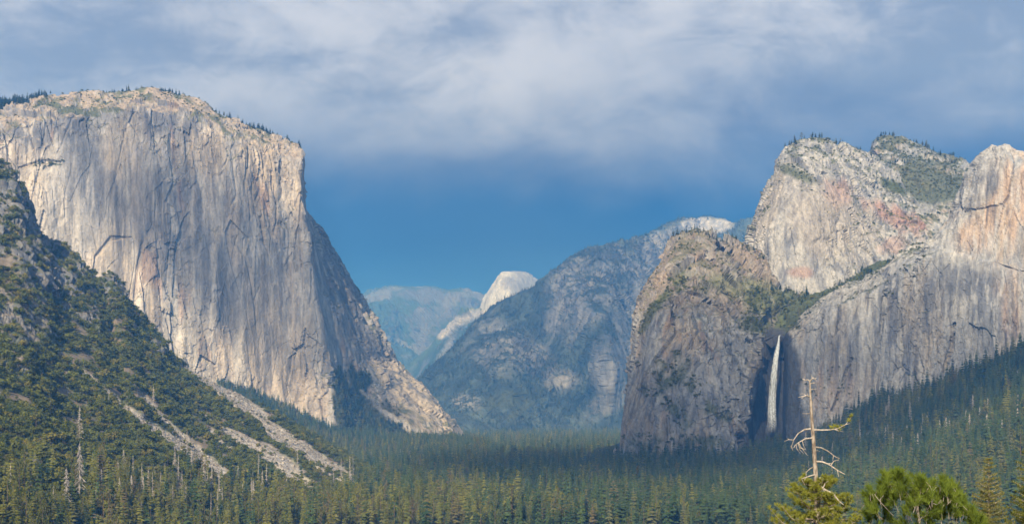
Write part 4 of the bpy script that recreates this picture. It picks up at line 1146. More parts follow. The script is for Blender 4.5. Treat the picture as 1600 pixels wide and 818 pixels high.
# ---- gather, split into the ones that show largest and the rest
def gather(lst, rg):
    P = np.concatenate([p for p, _, _ in lst if len(p)])
    S = np.concatenate([np.clip(rg.normal(1, sp, len(p)), 0.4, 1.8) * sz for p, sz, sp in lst if len(p)])
    return P, S


# depth map of the cliffs and hills, so that nothing hidden is counted as seen
terr = [o for o in COL.objects if o.type == 'MESH' and o.get('kind') == 'structure' and o.name != 'ground']
GW, GH = 400, 210
ZB = np.full((GH, GW), 1e9)
for o in terr:
    co = np.empty(len(o.data.vertices) * 3, np.float32); o.data.vertices.foreach_get('co', co); co = co.reshape(-1, 3)
    x, y = to_px(co); i = (x / 4).astype(int); j = (y / 4).astype(int)
    ok = (i >= 0) & (i < GW) & (j >= 0) & (j < GH)
    np.minimum.at(ZB, (j[ok], i[ok]), co[ok, 1])


def seen_size(P, S, asp=1.0):
    top = P.copy(); top[:, 2] += S * 0.8
    x, y = to_px(top); _, yb = to_px(P); _, yt = to_px(P + np.array((0, 0, 1.0)) * S[:, None])
    i = np.clip((x / 4).astype(int), 0, GW - 1); j = np.clip((y / 4).astype(int), 0, GH - 1)
    vis = (x > 4) & (x < 1596) & (yt > 0) & (yt < 806) & (P[:, 1] < ZB[j, i] + 40)
    return np.where(vis, np.minimum(yb, 818) - np.maximum(yt, 0), 0)


rg = np.random.default_rng(21)
CP, CS = gather(CON_PTS, rg)
pale_sunlit = 0.28 + 1.1 * fbm(CP, 160, 2, 1, 601) + 1.7 * sstep(2000, 1550, CP[:, 1]) * sstep(60, -160, CP[:, 0])   # paler trees in random stands, thicker where sunlight is put into the colour
CK = np.where(rg.random(len(CP)) < np.clip(pale_sunlit * 0.4, 0.05, 0.75), rg.choice([3, 5], len(CP)), rg.choice([0, 1, 2, 4, 6], len(CP), p=[0.25, 0.25, 0.2, 0.15, 0.15])); CR_ = rg.uniform(0, 6.283, len(CP))
CW = np.clip(rg.normal(1, 0.24, len(CP)), 0.55, 1.6) * np.clip(26 / np.maximum(CS, 8), 0.8, 1.35)
OP, OS = gather(OAK_PTS, rg)
OW = np.clip(rg.normal(1.05, 0.2, len(OP)), 0.6, 1.6)
OK_ = rg.integers(0, 5, len(OP)); OR_ = rg.uniform(0, 6.283, len(OP))
RP, RS = gather(ROCK_PTS, rg)
RK = rg.integers(0, 4, len(RP)); RR = rg.uniform(0, 6.283, len(RP))


def empty(name, loc, rz=0.0, s=1.0):
    o = bpy.data.objects.new(name, None); COL.objects.link(o)
    o.location = tuple(map(float, loc)); o.rotation_euler = (0, 0, float(rz)); o.scale = (float(s),) * 3
    o.empty_display_size = 0.1
    return o


def individuals(name, label, cat, group, meshes, P, S, R, K, pick, W):
    protos = {}
    for n in pick:
        k = int(K[n])
        if k not in protos:
            root = empty(name, P[n], R[n], S[n]); tag(root, label, cat, group); root.scale = (S[n] * W[n], S[n] * W[n], S[n])
            kids = []
            for pn, me in meshes[k]:
                c = bpy.data.objects.new(pn, me); COL.objects.link(c); c.parent = root; kids.append(c)
            protos[k] = (root, kids)
        else:
            src, kids = protos[k]
            root = src.copy(); COL.objects.link(root)
            root.location = tuple(map(float, P[n])); root.rotation_euler = (0, 0, float(R[n])); root.scale = (float(S[n] * W[n]), float(S[n] * W[n]), float(S[n]))
            for c0 in kids:
                c = c0.copy(); c.parent = root; COL.objects.link(c)


con_meshes, con_protos = [], []
for i in range(len(specs)):
    a = MB(); con_builder(i, a, 0); t = MB(); conifer_trunk(t)
    CM = M_CON_SUN if i in (3, 5) else M_CON
    con_meshes.append([('crown', a.mesh('conifer_crown', [CM])), ('trunk', t.mesh('conifer_trunk', [M_BARK]))])
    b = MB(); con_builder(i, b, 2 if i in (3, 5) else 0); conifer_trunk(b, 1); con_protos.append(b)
oak_meshes, oak_protos = [], []
for i in range(5):
    r = random.Random(200 + i); a = MB(); oak_crown(a, r, 0, lobes=8 + i % 3, flat=0.75 + 0.1 * (i % 3)); t = MB(); oak_trunk(t, random.Random(300 + i))
    oak_meshes.append([('crown', a.mesh('oak_crown', [M_OAK])), ('trunk', t.mesh('oak_trunk', [M_BARK]))])
    b = MB(); r = random.Random(200 + i); oak_crown(b, r, 0, lobes=8 + i % 3, flat=0.75 + 0.1 * (i % 3)); oak_trunk(b, random.Random(300 + i), 1); oak_protos.append(b)
rock_protos = []
for i in range(4):
    b = MB(); stone(b, random.Random(400 + i)); rock_protos.append(b)

sz = seen_size(CP, CS); pick = np.argsort(-sz)[:300]; rest = np.setdiff1d(np.arange(len(CP)), pick)
CPX, CPY = to_px(CP)
def where(x, words):
    return words[0] if x < 330 else words[1] if x < 700 else words[2] if x < 1180 else words[3]
def con_label(n):
    k = int(CK[n]); tone = {0: "dark green", 1: "full dark green", 2: "slim dark green", 3: "yellow-green", 4: "broad dark green", 5: "ragged yellow-green", 6: "high-crowned green"}[k]
    w = where(CPX[n], ("in the scrub at the foot of the left hillside", "at the bottom edge below the talus chutes", "at the bottom edge in the middle of the valley", "low on the forest slope behind the bare-topped pine"))
    return f"{tone} conifer {w}", f"{tone} conifers {w}"
def oak_label(n):
    size = "large" if OS[n] * OW[n] > 11 else "small" if OS[n] * OW[n] < 8.5 else "middling"
    w = where(to_px(OP[n][None])[0][0], ("low on the left hillside", "beside the talus chutes", "among conifers in the valley forest", "on the right forest slope"))
    return f"{size} rounded olive-green oak {w}", f"{size} rounded oaks {w}"
def by_label(name, cat, lab, meshes, P, S, R, K, pick, W):
    sets = {}
    for n in pick: sets.setdefault(lab(n), []).append(n)
    for (l, g), ns in sorted(sets.items()): individuals(name, l, cat, g if len(ns) > 1 else None, meshes, P, S, R, K, ns, W)
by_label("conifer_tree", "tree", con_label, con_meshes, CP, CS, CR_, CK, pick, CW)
scatter_stuff("forest", con_protos, [M_CON, M_BARK, M_CON_SUN], CP[rest], CS[rest], CR_[rest], CK[rest], "dense conifer forest over the valley floor and slopes", CW[rest])
sz = seen_size(OP, OS); pick = np.argsort(-sz)[:300]; rest = np.setdiff1d(np.arange(len(OP)), pick)
by_label("oak_tree", "tree", oak_label, oak_meshes, OP, OS, OR_, OK_, pick, OW)
scatter_stuff("scrub", oak_protos, [M_OAK, M_BARK], OP[rest], OS[rest], OR_[rest], OK_[rest], "scrub oak covering the hillside and cliff ledges", OW[rest])
scatter_stuff("talus_stones", rock_protos, [M_STONE], RP, RS, RR, RK, "broken grey stones filling the talus chutes")


# ---- standing dead trees
def ground_at(px, py):
    """point of the hill, slope or floor seen at a pixel"""
    best = None
    for o in SURF:
        co = SURF[o]; x, y = co[1], co[2]
        d = (x - px) ** 2 + (y - py) ** 2; k = int(np.argmin(d))
        if d[k] < 64 and (best is None or co[0][k, 1] < best[1]): best = co[0][k]
    if best is None:
        D = FLOOR_Z * FPX / (HOR - py); best = at(px, py, D)
    return best


SURF = {}
for nm in ('hillside', 'slope', 'apron'):
    o = bpy.data.objects[nm]; co = np.empty(len(o.data.vertices) * 3, np.float32); o.data.vertices.foreach_get('co', co); co = co.reshape(-1, 3)
    x, y = to_px(co); SURF[nm] = (co, x, y)

snag_meshes = []
for i in range(5):
    mb = MB(); snag(mb, random.Random(500 + i), n=(110, 70, 150, 30, 90)[i], spread=(0.14, 0.10, 0.17, 0.08, 0.12)[i], droop=(0.5, 0.1, 0.8, 0.0, 0.3)[i])
    full = mb
    t = MB(); l = MB(); r = random.Random(500 + i)
    nf = sum(1 for _ in range(1))
    ntr = 3 * 5 + 5
    for f in range(len(full.F)):
        tgt = t if f < ntr else l
        o_ = len(tgt.V); fc = full.F[f]
        tgt.V += [full.V[k] for k in fc]; tgt.F.append(tuple(range(o_, o_ + len(fc)))); tgt.M.append(0)
    snag_meshes.append((t.mesh('snag_trunk', [M_DEAD]), l.mesh('snag_limbs', [M_DEAD])))


def place_snag(px, ybase, ytop, kind, label, group=None):
    g = ground_at(px, ybase)
    h = (ybase - ytop) / FPX * g[1]
    root = empty("dead_tree", g, R0.uniform(0, 6.28), h)
    tag(root, label, "dead tree", group)
    for nm, me in zip(('trunk', 'limbs'), snag_meshes[kind]):
        c = bpy.data.objects.new(nm, me); COL.objects.link(c); c.parent = root


for px, yb, yt, k, lab in [
        (124, 694, 634, 0, "tallest grey dead tree standing out of the left hillside scrub"),
        (125, 776, 690, 2, "grey dead tree with drooping limbs straight below the tallest one"),
        (104, 798, 728, 2, "broad pale dead tree low on the left hillside with many long limbs"),
        (83, 814, 756, 1, "slim bare pale trunk beside the broad pale dead tree"),
        (54, 740, 702, 0, "small grey dead tree in the scrub near the left edge"),
        (17, 800, 724, 1, "thin dead tree nearest the left edge of the photo"),
        (240, 630, 602, 0, "lone grey dead tree beside the upper talus chute"),
        (293, 700, 668, 0, "short grey dead tree at the side of the wide talus chute"),
        (171, 634, 606, 3, "leaning bleached dead trunk beside the left talus chute"),
        (152, 752, 733, 3, "small bleached dead tree right of the drooping one"),
        (173, 818, 800, 3, "broken pale stump at the bottom edge under the hillside"),
        (206, 778, 740, 2, "bushy grey dead tree low on the hillside, left of the forked ones"),
        (270, 790, 756, 2, "bushy grey dead tree below the end of the wide talus chute"),
        (394, 800, 750, 3, "tall bare pale trunk with hardly any limbs below the talus"),
        (622, 812, 770, 3, "thin bare trunk in the yellow-green trees past the talus"),
        (1478, 690, 650, 2, "pale bushy dead tree in the dark forest above the bushy pine"),
        (1532, 708, 685, 1, "bleached dead tree in the forest above the slim pointed fir"),
        (1517, 655, 620, 0, "grey dead tree high on the right forest slope"),
        (1052, 785, 757, 2, "white dead tree in the forest below the brown cliff")]:
    place_snag(px, yb, yt, k, lab)
rs = random.Random(61)
for _ in range(80):
    x = rs.uniform(130, 560); yb = rs.uniform(735, 815)
    place_snag(x, yb, yb - rs.uniform(26, 52), rs.choice((0, 1, 1, 2, 3, 4)), "slender grey dead tree among the conifers below the hillside", "dead trees below the left hillside")
for _ in range(46):
    x = rs.uniform(1260, 1598); yb = rs.uniform(640, 760)
    if yb > 770 - 0.25 * (x - 1260): yb -= 40
    place_snag(x, yb, yb - rs.uniform(24, 44), rs.choice((0, 2, 2, 2, 4)), "grey dead conifer among green ones on the right slope", "dead trees on the right forest slope")
for _ in range(40):
    x = rs.uniform(620, 1240); yb = rs.uniform(720, 812)
    place_snag(x, yb, yb - rs.uniform(16, 30), rs.choice((0, 1, 1, 4)), "grey dead conifer standing in the valley floor forest", "dead trees in the valley floor forest")


# ---- waterfall
def mat_water():
    m, nt, b = mat_base("falling_water", 0.6, 0.3)
    b.inputs['Base Color'].default_value = (0.88, 0.93, 0.97, 1)
    out = [x for x in nt.nodes if x.type == 'OUTPUT_MATERIAL'][0]
    tc = N(nt, 'ShaderNodeTexCoord'); mp = N(nt, 'ShaderNodeMapping'); mp.inputs['Scale'].default_value = (1, 1, 0.05)
    nt.links.new(tc.outputs['Object'], mp.inputs[0])
    n = N(nt, 'ShaderNodeTexNoise'); n.inputs['Scale'].default_value = 0.55; n.inputs['Detail'].default_value = 5
    nt.links.new(mp.outputs[0], n.inputs['Vector'])
    at_ = N(nt, 'ShaderNodeAttribute', attribute_name='Col')
    a = mathn(nt, 'MULTIPLY', maprange(nt, n.outputs['Fac'], 0.34, 0.56, 0.10, 1.0), at_.outputs['Fac'], clamp=True)
    tr = N(nt, 'ShaderNodeBsdfTransparent'); mx = N(nt, 'ShaderNodeMixShader')
    tl = N(nt, 'ShaderNodeBsdfTranslucent'); tl.inputs[0].default_value = (0.8, 0.83, 0.86, 1)
    m2 = N(nt, 'ShaderNodeMixShader'); m2.inputs[0].default_value = 0.3
    nt.links.new(b.outputs[0], m2.inputs[1]); nt.links.new(tl.outputs[0], m2.inputs[2])
    nt.links.new(a, mx.inputs[0]); nt.links.new(tr.outputs[0], mx.inputs[1]); nt.links.new(m2.outputs[0], mx.inputs[2])
    nt.links.new(mx.outputs[0], out.inputs[0])
    return m


def waterfall():
    path = [(1218.5, 523, 2935), (1217, 528, 2895), (1215, 542, 2875), (1212, 562, 2864), (1209, 590, 2856), (1206.5, 620, 2850), (1206, 645, 2840), (1207, 662, 2826), (1205, 678, 2800)]
    C = np.array([at(*p) for p in path])
    V, F, A = [], [], []
    r = random.Random(3)
    nst = 17
    for q in range(nst):
        o0 = len(V); n = 90; k = (q - (nst - 1) / 2) / nst; k = k + r.uniform(-0.03, 0.03)
        j0 = int(r.uniform(0, 0.35) * n) if abs(k) > 0.15 else 0; strength = r.uniform(0.5, 1.0) * (1.1 - 1.2 * abs(k))
        for j in range(n):
            t = j / (n - 1); c = cr(C, np.array([t * (len(C) - 1)]), 1.0)[0]
            spread = 1.8 + 9.0 * t ** 1.1; w = (1.4 + 1.5 * t) * (0.7 + 0.4 * math.sin(q * 2.3 + j * 0.17))
            cx = c[0] + k * spread * 1.9 + 0.9 * t * math.sin(j * 0.13 + q * 1.7)
            f = strength * (2.2 - 1.0 * t) * min(1, max(0, (j - j0) / 12.0) if j0 else 1) * (1 if t < 0.72 else ((1 - t) / 0.28) ** (0.7 + 1.2 * abs(math.sin(q * 2.1))))
            for e, dy in ((-1, 0.4), (-0.4, -0.5), (0.4, -0.5), (1, 0.4)):
                V.append((cx + e * w, c[1] + dy + 3.0 * math.sin(q * 1.9) * t, c[2]))
                g = f * (1.0 if abs(e) < 0.5 else 0.0)
                A.append((g, g, g))
        for j in range(n - 1):
            for e in range(3):
                a = o0 + j * 4 + e
                F.append((a, a + 1, a + 5, a + 4))
    me = mesh_np("waterfall", np.array(V), np.array(F), [mat_water()], smooth=True); color_attr(me, np.array(A))
    tag(link("waterfall", me), "slender white waterfall dropping from the hanging valley lip past dark wet rock", kind='structure')


waterfall()


# ---- trees beside the overlook
M_NEEDLE_P = mat_leaf("pine_needles_pale", (0.19, 0.21, 0.03), (0.40, 0.38, 0.065), trans=0.35)
M_NEEDLE_B = mat_leaf("pine_needles_green", (0.065, 0.11, 0.016), (0.25, 0.30, 0.04), trans=0.35)
M_NEEDLE_F = mat_leaf("fir_needles_pale", (0.14, 0.145, 0.04), (0.30, 0.27, 0.09), trans=0.3)
M_NEEDLE_G = mat_leaf("fir_needles_green", (0.09, 0.11, 0.02), (0.25, 0.24, 0.045), trans=0.3)
M_PBARK = mat_bark("pine_bark", (0.15, 0.115, 0.09), (0.36, 0.30, 0.245), 0.12, 0.4)
M_LIMB = mat_bark("bleached_limb", (0.30, 0.25, 0.20), (0.50, 0.43, 0.36), 0.1, 0.6)
for m in (M_NEEDLE_P, M_NEEDLE_B, M_NEEDLE_F, M_NEEDLE_G):
    nt = m.node_tree; n = [x for x in nt.nodes if x.type == 'TEX_NOISE'][0]; n.inputs['Scale'].default_value = 2.6
    ob = [x for x in nt.nodes if x.type == 'OBJECT_INFO'][0]
    # a single crown: its tone varies inside the crown only
    for l in list(nt.links):
        if l.from_node == ob and l.to_node.type == 'MATH' and l.to_node.operation == 'MULTIPLY': nt.links.remove(l); l = None
    for x in nt.nodes:
        if x.type == 'MATH' and x.operation == 'MULTIPLY' and abs(x.inputs[1].default_value - 0.62) < 1e-3: x.inputs[0].default_value = 0.45


def rvec(r, s=1.0): return np.array((r.gauss(0, s), r.gauss(0, s), r.gauss(0, s)))


def unit(v): return v / max(np.linalg.norm(v), 1e-9)


def needle_tuft(mb, r, p, ax, n, L, w, spread=1.0, m=0, along=0.0):
    ax = unit(ax)
    for _ in range(n):
        d = unit(ax * r.uniform(0.15, 1.0) + unit(rvec(r)) * spread)
        q = p + ax * r.uniform(-along, along * 0.4)
        e = unit(np.cross(d, rvec(r))) * w
        l = L * r.uniform(0.7, 1.15)
        mb.tri(q - e, q + e, q + d * l, m)


def limb_path(pts, D):
    return [at(x, y, D + dz) for x, y, dz in pts]


def dead_top_pine():
    D = 60.0; s = D / FPX; r = random.Random(71)
    z = lambda X, Y, dz=0.0: (1200 + X / 3.17, 560 + Y / 3.17, dz)
    base = at(1283, 1300, D)
    root = empty("pine_tree", base); tag(root, "tall pine with a bare broken dead top above a yellow-green living crown", "tree")
    def child(nm, mb, mats):
        V = [np.asarray(v) - base for v in mb.V]; mb.V = V
        return link(nm, mb.mesh(nm, mats), root)
    t = MB()
    tp = [z(206, 106), z(209, 160), z(215, 270), z(225, 400), z(237, 590), z(245, 800), (1280, 900, 0), (1283, 1300, 0)]
    t.tube(limb_path(tp, D), [x * s for x in (1.2, 1.7, 2.4, 3.0, 3.7, 4.6, 5.5, 9)], 9)
    child('trunk', t, [M_PBARK])
    limbs = [
        ([z(207, 112), z(197, 104, .1), z(184, 106, .2), z(170, 101, .3)], 1.3, [[z(184, 106, .2), z(172, 96, .3)]]),
        ([z(207, 112), z(220, 97, -.1), z(232, 100, -.2), z(242, 93, -.2)], 1.3, [[z(220, 97, -.1), z(212, 80, -.1)], [z(225, 99, -.1), z(222, 86, 0)], [z(232, 100, -.2), z(240, 108, -.2)]]),
        ([z(209, 124), z(222, 120, -.1), z(236, 122, -.1)], 0.9, [[z(222, 120, -.1), z(238, 114, -.1)]]),
        ([z(210, 153), z(228, 150, .1), z(241, 152, .2)], 0.7, []),
        ([z(207, 188), z(190, 182, -.2), z(168, 187, -.3), z(149, 191, -.4)], 1.2, [[z(190, 182, -.2), z(170, 172, -.2), z(158, 176, -.2)], [z(198, 184, -.1), z(193, 169, -.1)], [z(176, 186, -.3), z(166, 199, -.3)]]),
        ([z(212, 226), z(224, 222, .1)], 0.6, []),
        ([z(213, 269), z(192, 272, .2), z(170, 270, .3)], 0.9, []),
        ([z(228, 352), z(265, 353, -.2), z(305, 352, -.4), z(345, 346, -.5), z(385, 325, -.6), z(414, 286, -.6)], 1.5, [[z(330, 349, -.5), z(352, 358, -.5), z(374, 361, -.6)], [z(385, 325, -.6), z(405, 320, -.7)]]),
        ([z(217, 346), z(182, 350, .2), z(150, 369, .4), z(127, 402, .5), z(114, 442, .6)], 1.5, [[z(127, 402, .5), z(104, 400, .6), z(80, 408, .7)], [z(114, 430, .6), z(124, 455, .6)], [z(104, 400, .6), z(96, 394, .6)]]),
        ([z(220, 392), z(184, 396, -.3), z(152, 414, -.5), z(138, 424, -.6)], 1.4,
         [[z(152, 414, -.5), z(165, 440, -.5), z(196, 478, -.6)], [z(150, 415, -.5), z(158, 450, -.5), z(178, 470, -.5)], [z(145, 418, -.5), z(140, 440, -.6), z(160, 470, -.6)],
          [z(170, 404, -.4), z(176, 430, -.4), z(188, 452, -.4)], [z(138, 424, -.6), z(128, 440, -.6), z(120, 436, -.6)], [z(160, 440, -.5), z(186, 450, -.6)]]),
        ([z(230, 437), z(262, 440, .3), z(296, 456, .5), z(325, 478, .6), z(352, 496, .7)], 1.4, [[z(325, 478, .6), z(320, 505, .6)], [z(338, 488, .6), z(356, 492, .7)]]),
        ([z(226, 456), z(244, 454, .1), z(258, 459, .2)], 0.7, []),
        ([z(234, 508), z(270, 510, -.3), z(304, 524, -.5), z(345, 552, -.7), z(382, 572, -.8)], 1.7, [[z(312, 528, -.5), z(326, 506, -.5), z(352, 500, -.6)], [z(345, 552, -.7), z(349, 584, -.7)], [z(296, 520, -.5), z(318, 516, -.5)]]),
        ([z(236, 530), z(208, 544, .3), z(188, 562, .4), z(190, 580, .4)], 1.1, []),
        ([z(238, 572), z(206, 580, -.3), z(166, 594, -.5), z(182, 624, -.5)], 1.3, [[z(190, 585, -.4), z(178, 604, -.5)]]),
        ([z(256, 588, -.4), z(284, 614, -.6), z(271, 643, -.7), z(281, 660, -.7)], 1.5, [[z(284, 614, -.6), z(300, 604, -.7)]]),
        ([z(243, 618, -.2), z(282, 648, -.7), z(324, 668, -.9), z(350, 702, -1.0), z(374, 722, -1.0)], 1.9, [[z(324, 668, -.9), z(334, 690, -1.0)]])]
    for pts, w, subs in limbs:
        mb = MB(); P = limb_path(pts, D)
        mb.tube(P, [w * s * (1 - 0.75 * k / (len(P) - 1)) for k in range(len(P))], 6)
        for sb in subs:
            Q = limb_path(sb, D); mb.tube(Q, [w * 0.5 * s * (1 - 0.7 * k / (len(Q) - 1)) for k in range(len(Q))], 4)
        child('branch', mb, [M_LIMB])
    cr_ = MB(); wd = MB()
    # the living tuft on the long right limb
    for X, Y in ((312, 338), (330, 334), (345, 338), (322, 346), (356, 346), (365, 335), (402, 300), (412, 288), (408, 278), (396, 308)):
        for _ in range(2):
            needle_tuft(cr_, r, at(*z(X + r.uniform(-7, 7), Y + r.uniform(-5, 5))[:2], D - 0.5 + r.uniform(-.25, .25)), np.array((0.3, 0, 0.8)), 26, 0.17, 0.009, 0.9)
    # living crown: boughs rising from the trunk with tufts along their outer half
    for k in range(64):
        y0 = 750 + 132 * (k / 64.0) ** 0.9 + r.uniform(-5, 5); a = k * 2.4 + r.uniform(-.3, .3)
        L = (22 + 48 * min(1, (y0 - 745) / 75.0)) * r.uniform(0.75, 1.1) * s
        x0 = 1275 + (y0 - 746) * 0.035
        p0 = at(x0, y0, D); out = np.array((math.cos(a), math.sin(a), 0))
        rise = r.uniform(0.0, 0.5)
        P = [p0, p0 + out * L * 0.4 + np.array((0, 0, L * (rise * 0.3 - 0.05))), p0 + out * L * 0.75 + np.array((0, 0, L * rise * 0.6)), p0 + out * L + np.array((0, 0, L * (rise + 0.1)))]
        wd.tube(P, [0.04, 0.028, 0.018, 0.008], 5)
        nt_ = 7
        for j in range(nt_):
            f = 0.32 + 0.68 * j / (nt_ - 1); c = cr(np.array(P), np.array([f * 3]), 1.0)[0]
            for _ in range(2):
                sd = unit(np.cross(out, (0, 0, 1))) * r.uniform(-0.36, 0.36) * L * (1.15 - f * 0.5)
                q = c + sd + np.array((0, 0, r.uniform(0.0, 0.14)))
                if r.random() < 0.45: wd.tube([c - out * 0.1, q], [0.012, 0.006], 3)
                needle_tuft(cr_, r, q, unit(out * 0.5 + sd * 0.6 + np.array((0, 0, 0.8))), 44, 0.20, 0.012, 0.85)
    child('crown', cr_, [M_NEEDLE_P]); child('live_branches', wd, [M_PBARK])


def bushy_pine():
    D = 42.0; s = D / FPX; r = random.Random(72); base = at(1445, 1500, D)
    root = empty("bushy_pine", base); tag(root, "broad bushy pine with long bright green needles at the bottom edge", "tree")
    def child(nm, mb, mats):
        mb.V = [np.asarray(v) - base for v in mb.V]; return link(nm, mb.mesh(nm, mats), root)
    z = lambda X, Y, dz=0.0: (1340 + X / 5.93, 680 + Y / 5.93, dz)
    tops = [(1346, 790), (1352, 756), (1366, 752), (1379, 733), (1394, 728), (1408, 727), (1421, 735), (1434, 734), (1449, 742), (1462, 737), (1475, 739), (1492, 745), (1501, 762), (1516, 781), (1534, 799), (1545, 815)]
    tx = [a for a, _ in tops]; ty = [b for _, b in tops]
    nd = MB(); wd = MB(); bare = MB()
    trunk = limb_path([(1445, 1500, 0), (1440, 900, 0), (1436, 815, 0), (1432, 785, 0.1), (1428, 760, 0)], D)
    tr = MB(); tr.tube(trunk, [0.22, 0.13, 0.06, 0.04, 0.02], 8); child('trunk', tr, [M_PBARK])
    mid = at(1442, 830, D)
    for k in range(330):
        x = r.uniform(1347, 1545); ytop = float(np.interp(x, tx, ty))
        y = ytop + 7 + abs(r.gauss(0, 1)) * 38 if r.random() < 0.75 else ytop + r.uniform(6, 110)
        if y > 870: continue
        dep = r.uniform(-1, 1) * (0.5 + 1.3 * min(1, (y - ytop) / 45.0))
        p = at(x, y, D + dep)
        ax = unit((p - mid) * np.array((0.8, 0.5, 0.5)) * 0.18 + np.array((0, 0, 0.7)) + rvec(r, 0.38))
        q = p - ax * 0.25
        n = 105
        for _ in range(n):                       # needles along the shoot, sweeping forward
            t = r.random(); c = q + ax * (0.32 * t); side = unit(np.cross(ax, rvec(r)))
            d = unit(ax * r.uniform(0.5, 1.1) + side * r.uniform(0.35, 0.95)); e = unit(np.cross(d, rvec(r))) * 0.0085
            l = r.uniform(0.17, 0.28)
            nd.tri(c - e, c + e, c + d * l)
        wd.tube([q - ax * 0.15 - np.array((0, 0, 0.05)), q, q + ax * 0.2], [0.007, 0.006, 0.003], 3)
    child('crown', nd, [M_NEEDLE_B]); child('shoots', wd, [M_PBARK])
    for pts in ([z(155, 540, -1.3), z(200, 600, -1.3), z(262, 668, -1.1), z(330, 740, -.8)], [z(668, 458, -1.0), z(690, 520, -1.1), z(704, 590, -1.0), z(640, 700, -.6), z(560, 800, -.3)],
                 [z(922, 620, -1.4), z(905, 690, -1.4), z(872, 765, -1.2), z(930, 805, -1.0)], 
                [z(540, 590, -1.2), z(556, 625, -1.2), z(545, 700, -1.1), z(560, 790, -.7)], [z(770, 615, -1.3), z(735, 640, -1.2), z(700, 625, -1.1)]):
        mb = MB(); P = limb_path(pts, D); mb.tube(P, [0.006 + 0.007 * k / (len(P) - 1) for k in range(len(P))], 5)
        mb.tube([P[1], P[1] + np.array((0.12, -0.05, 0.16))], [0.010, 0.004], 4); child('branch', mb, [M_LIMB])


def near_fir(px, ytop, D, height, width, mats, label, seed, dens=1.0, droop=0.0):
    r = random.Random(seed); s = D / FPX; top = at(px, ytop, D); base = top - np.array((0, 0, height))
    root = empty("fir_tree", base); tag(root, label, "tree")
    def child(nm, mb, m):
        mb.V = [np.asarray(v) - base for v in mb.V]; return link(nm, mb.mesh(nm, [m]), root)
    tr = MB(); tr.tube([base, base + (top - base) * 0.6, top], [0.012 * height, 0.006 * height, 0.01], 7)
    nd, wd = MB(), MB()
    vis = min(height, (950 - ytop) * s); zz = 0.05
    while zz < vis:
        R = width * (zz / vis) ** 0.8
        n = int(5 + 4 * min(1, zz / vis * 2)); a0 = r.uniform(0, 6.28)
        for j in range(n):
            if r.random() < 0.12: continue
            a = a0 + 6.283 * j / n + r.uniform(-.25, .25); L = R * r.uniform(0.65, 1.15) + 0.06
            out = np.array((math.cos(a), math.sin(a), 0)); sd = np.array((-math.sin(a), math.cos(a), 0))
            p0 = top - np.array((0, 0, zz + r.uniform(-.03, .03))); up = r.uniform(0.15, 0.45) - droop * zz / vis
            P = [p0, p0 + out * L * 0.5 + np.array((0, 0, L * up * 0.35)), p0 + out * L + np.array((0, 0, L * up))]
            wd.tube(P, [0.016, 0.011, 0.005], 4)
            m = max(3, int(L / 0.085 * dens))
            for q in range(m):
                f = 0.18 + 0.82 * q / (m - 1); c = cr(np.array(P), np.array([f * 2]), 1.0)[0]
                l2 = 0.34 * L * (1.05 - f) + 0.05
                for sg in (-1, 1):
                    e = c + out * l2 * 0.6 + sd * sg * l2 + np.array((0, 0, 0.03))
                    ax = unit(e - c)
                    for _ in range(int(4 + l2 * 34 * dens)):
                        g = c + (e - c) * r.random(); d = unit(ax * 0.6 + unit(rvec(r)) * 0.8 + np.array((0, 0, 0.35))); w = unit(np.cross(d, rvec(r))) * 0.011
                        nd.tri(g - w, g + w, g + d * r.uniform(0.06, 0.11))
                if q == m - 1: needle_tuft(nd, r, c, out, 10, 0.1, 0.011, 0.6)
        zz += r.uniform(0.13, 0.19) / max(0.7, dens)
    child('trunk', tr, M_PBARK); child('crown', nd, mats); child('branches', wd, M_LIMB)


dead_top_pine()
bushy_pine()
near_fir(1545, 716, 55.0, 15.0, 1.45, M_NEEDLE_F, "slim pale yellow-green fir with a pointed top behind the bushy pine", 73)
near_fir(1636, 628, 47.0, 17.0, 2.0, M_NEEDLE_G, "green fir cut off by the right edge of the photo", 74, 1.0)


# ---- unseen clouds added behind the viewer to dapple the valley with shade; and the air itself
def mat_cloud(name, dens):
    m, nt, b = mat_base(name, 1.0, 0.0)
    b.inputs['Base Color'].default_value = (0.85, 0.85, 0.87, 1)
    out = [x for x in nt.nodes if x.type == 'OUTPUT_MATERIAL'][0]
    tr = N(nt, 'ShaderNodeBsdfTransparent'); mx = N(nt, 'ShaderNodeMixShader'); mx.inputs[0].default_value = dens
    nt.links.new(tr.outputs[0], mx.inputs[1]); nt.links.new(b.outputs[0], mx.inputs[2]); nt.links.new(mx.outputs[0], out.inputs[0])
    return m


M_CLOUD, M_THIN = mat_cloud("cloud", 0.155), mat_cloud("thin_cloud", 0.085)


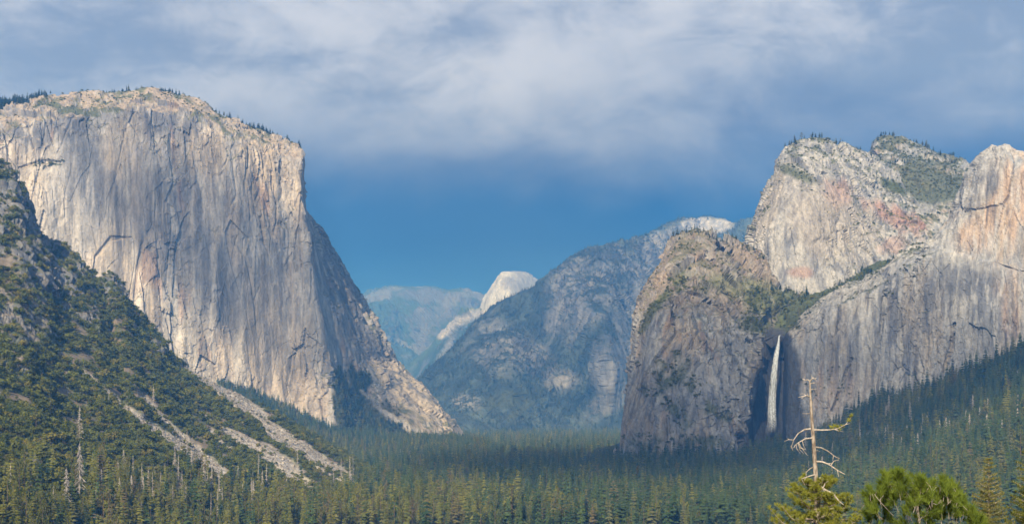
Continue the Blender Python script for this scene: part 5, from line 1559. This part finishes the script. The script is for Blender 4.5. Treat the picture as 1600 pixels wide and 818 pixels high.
def cloud(fx, fy, rx, ry, rot, mat, label, seed, alt=6500.0):
    """an unseen lumpy flat-bottomed cloud, placed so that its shadow falls round the valley-floor point (fx, fy)"""
    c = np.array((fx, fy, FLOOR_Z)) + SUN * ((alt - FLOOR_Z) / SUN[2])
    nu, nv = 96, 40
    th, ph = np.meshgrid(np.linspace(0, 2 * math.pi, nu, endpoint=False), np.linspace(0.02, math.pi - 0.02, nv))
    d = np.stack([np.cos(th) * np.sin(ph), np.sin(th) * np.sin(ph), np.cos(ph)], -1).reshape(-1, 3)
    i = np.arange(nu * nv).reshape(nv, nu); j = np.roll(i, -1, axis=1)
    F1 = np.stack([i[:-1], i[1:], j[1:], j[:-1]], -1).reshape(-1, 4)
    VV, FF = [], []
    for q, f in enumerate((1.22, 1.0, 0.78)):          # veils inside one another: thin edge, thick heart
        k = 1 + 0.42 * fbm(d * 1.0, 0.9, 4, 1, seed + 7 * q)
        L = d * k[:, None] * np.array((rx * f, ry * f, 0.16 * min(rx, ry) * f))
        L[:, 2] = np.where(L[:, 2] < 0, L[:, 2] * 0.4, L[:, 2])
        a = math.radians(rot); x = L[:, 0] * math.cos(a) - L[:, 1] * math.sin(a); y = L[:, 0] * math.sin(a) + L[:, 1] * math.cos(a)
        VV.append(np.stack([x, y, L[:, 2]], 1)); FF.append(F1 + q * nu * nv)
    V, F = np.concatenate(VV), np.concatenate(FF)
    o = link("cloud", mesh_np("cloud", V, F, [mat], smooth=True), loc=tuple(c))
    tag(o, label, kind='structure')


cloud(520, 2750, 470, 520, -24, M_CLOUD, "unseen broad cloud added to shade the right half of the valley", 81)
cloud(140, 2650, 300, 700, 0, M_CLOUD, "unseen cloud added to shade the middle of the valley forest", 82)
cloud(330, 8500, 1000, 1500, -10, M_THIN, "unseen cloud added to shade the wooded mountain", 83)
cloud(-560, 4600, 260, 420, 20, M_CLOUD, "unseen thin cloud added to dim the left cliff", 84)
cloud(100, 12600, 1500, 1100, 0, M_CLOUD, "unseen cloud added to shade the head of the valley", 85)


def haze():
    m = bpy.data.materials.new("haze"); m.use_nodes = True; nt = m.node_tree; nt.nodes.clear()
    out = N(nt, 'ShaderNodeOutputMaterial'); v = N(nt, 'ShaderNodeVolumePrincipled')
    v.inputs['Color'].default_value = (0.10, 0.37, 1.0, 1); v.inputs['Absorption Color'].default_value = (1, 1, 1, 1); v.inputs['Density'].default_value = 0.86e-4; v.inputs['Anisotropy'].default_value = 0.0
    nt.links.new(v.outputs[0], out.inputs['Volume'])
    x0, x1, y0, y1, z0, z1 = -9300, 9300, -4300, 19300, -150, 1420
    V = [(x, y, z) for z in (z0, z1) for y in (y0, y1) for x in (x0, x1)]
    F = [(0, 2, 3, 1), (4, 5, 7, 6), (0, 1, 5, 4), (2, 6, 7, 3), (0, 4, 6, 2), (1, 3, 7, 5)]
    tag(link("haze", mesh_np("haze", V, F, [m])), "thin blue haze filling the valley", kind='stuff')


haze()
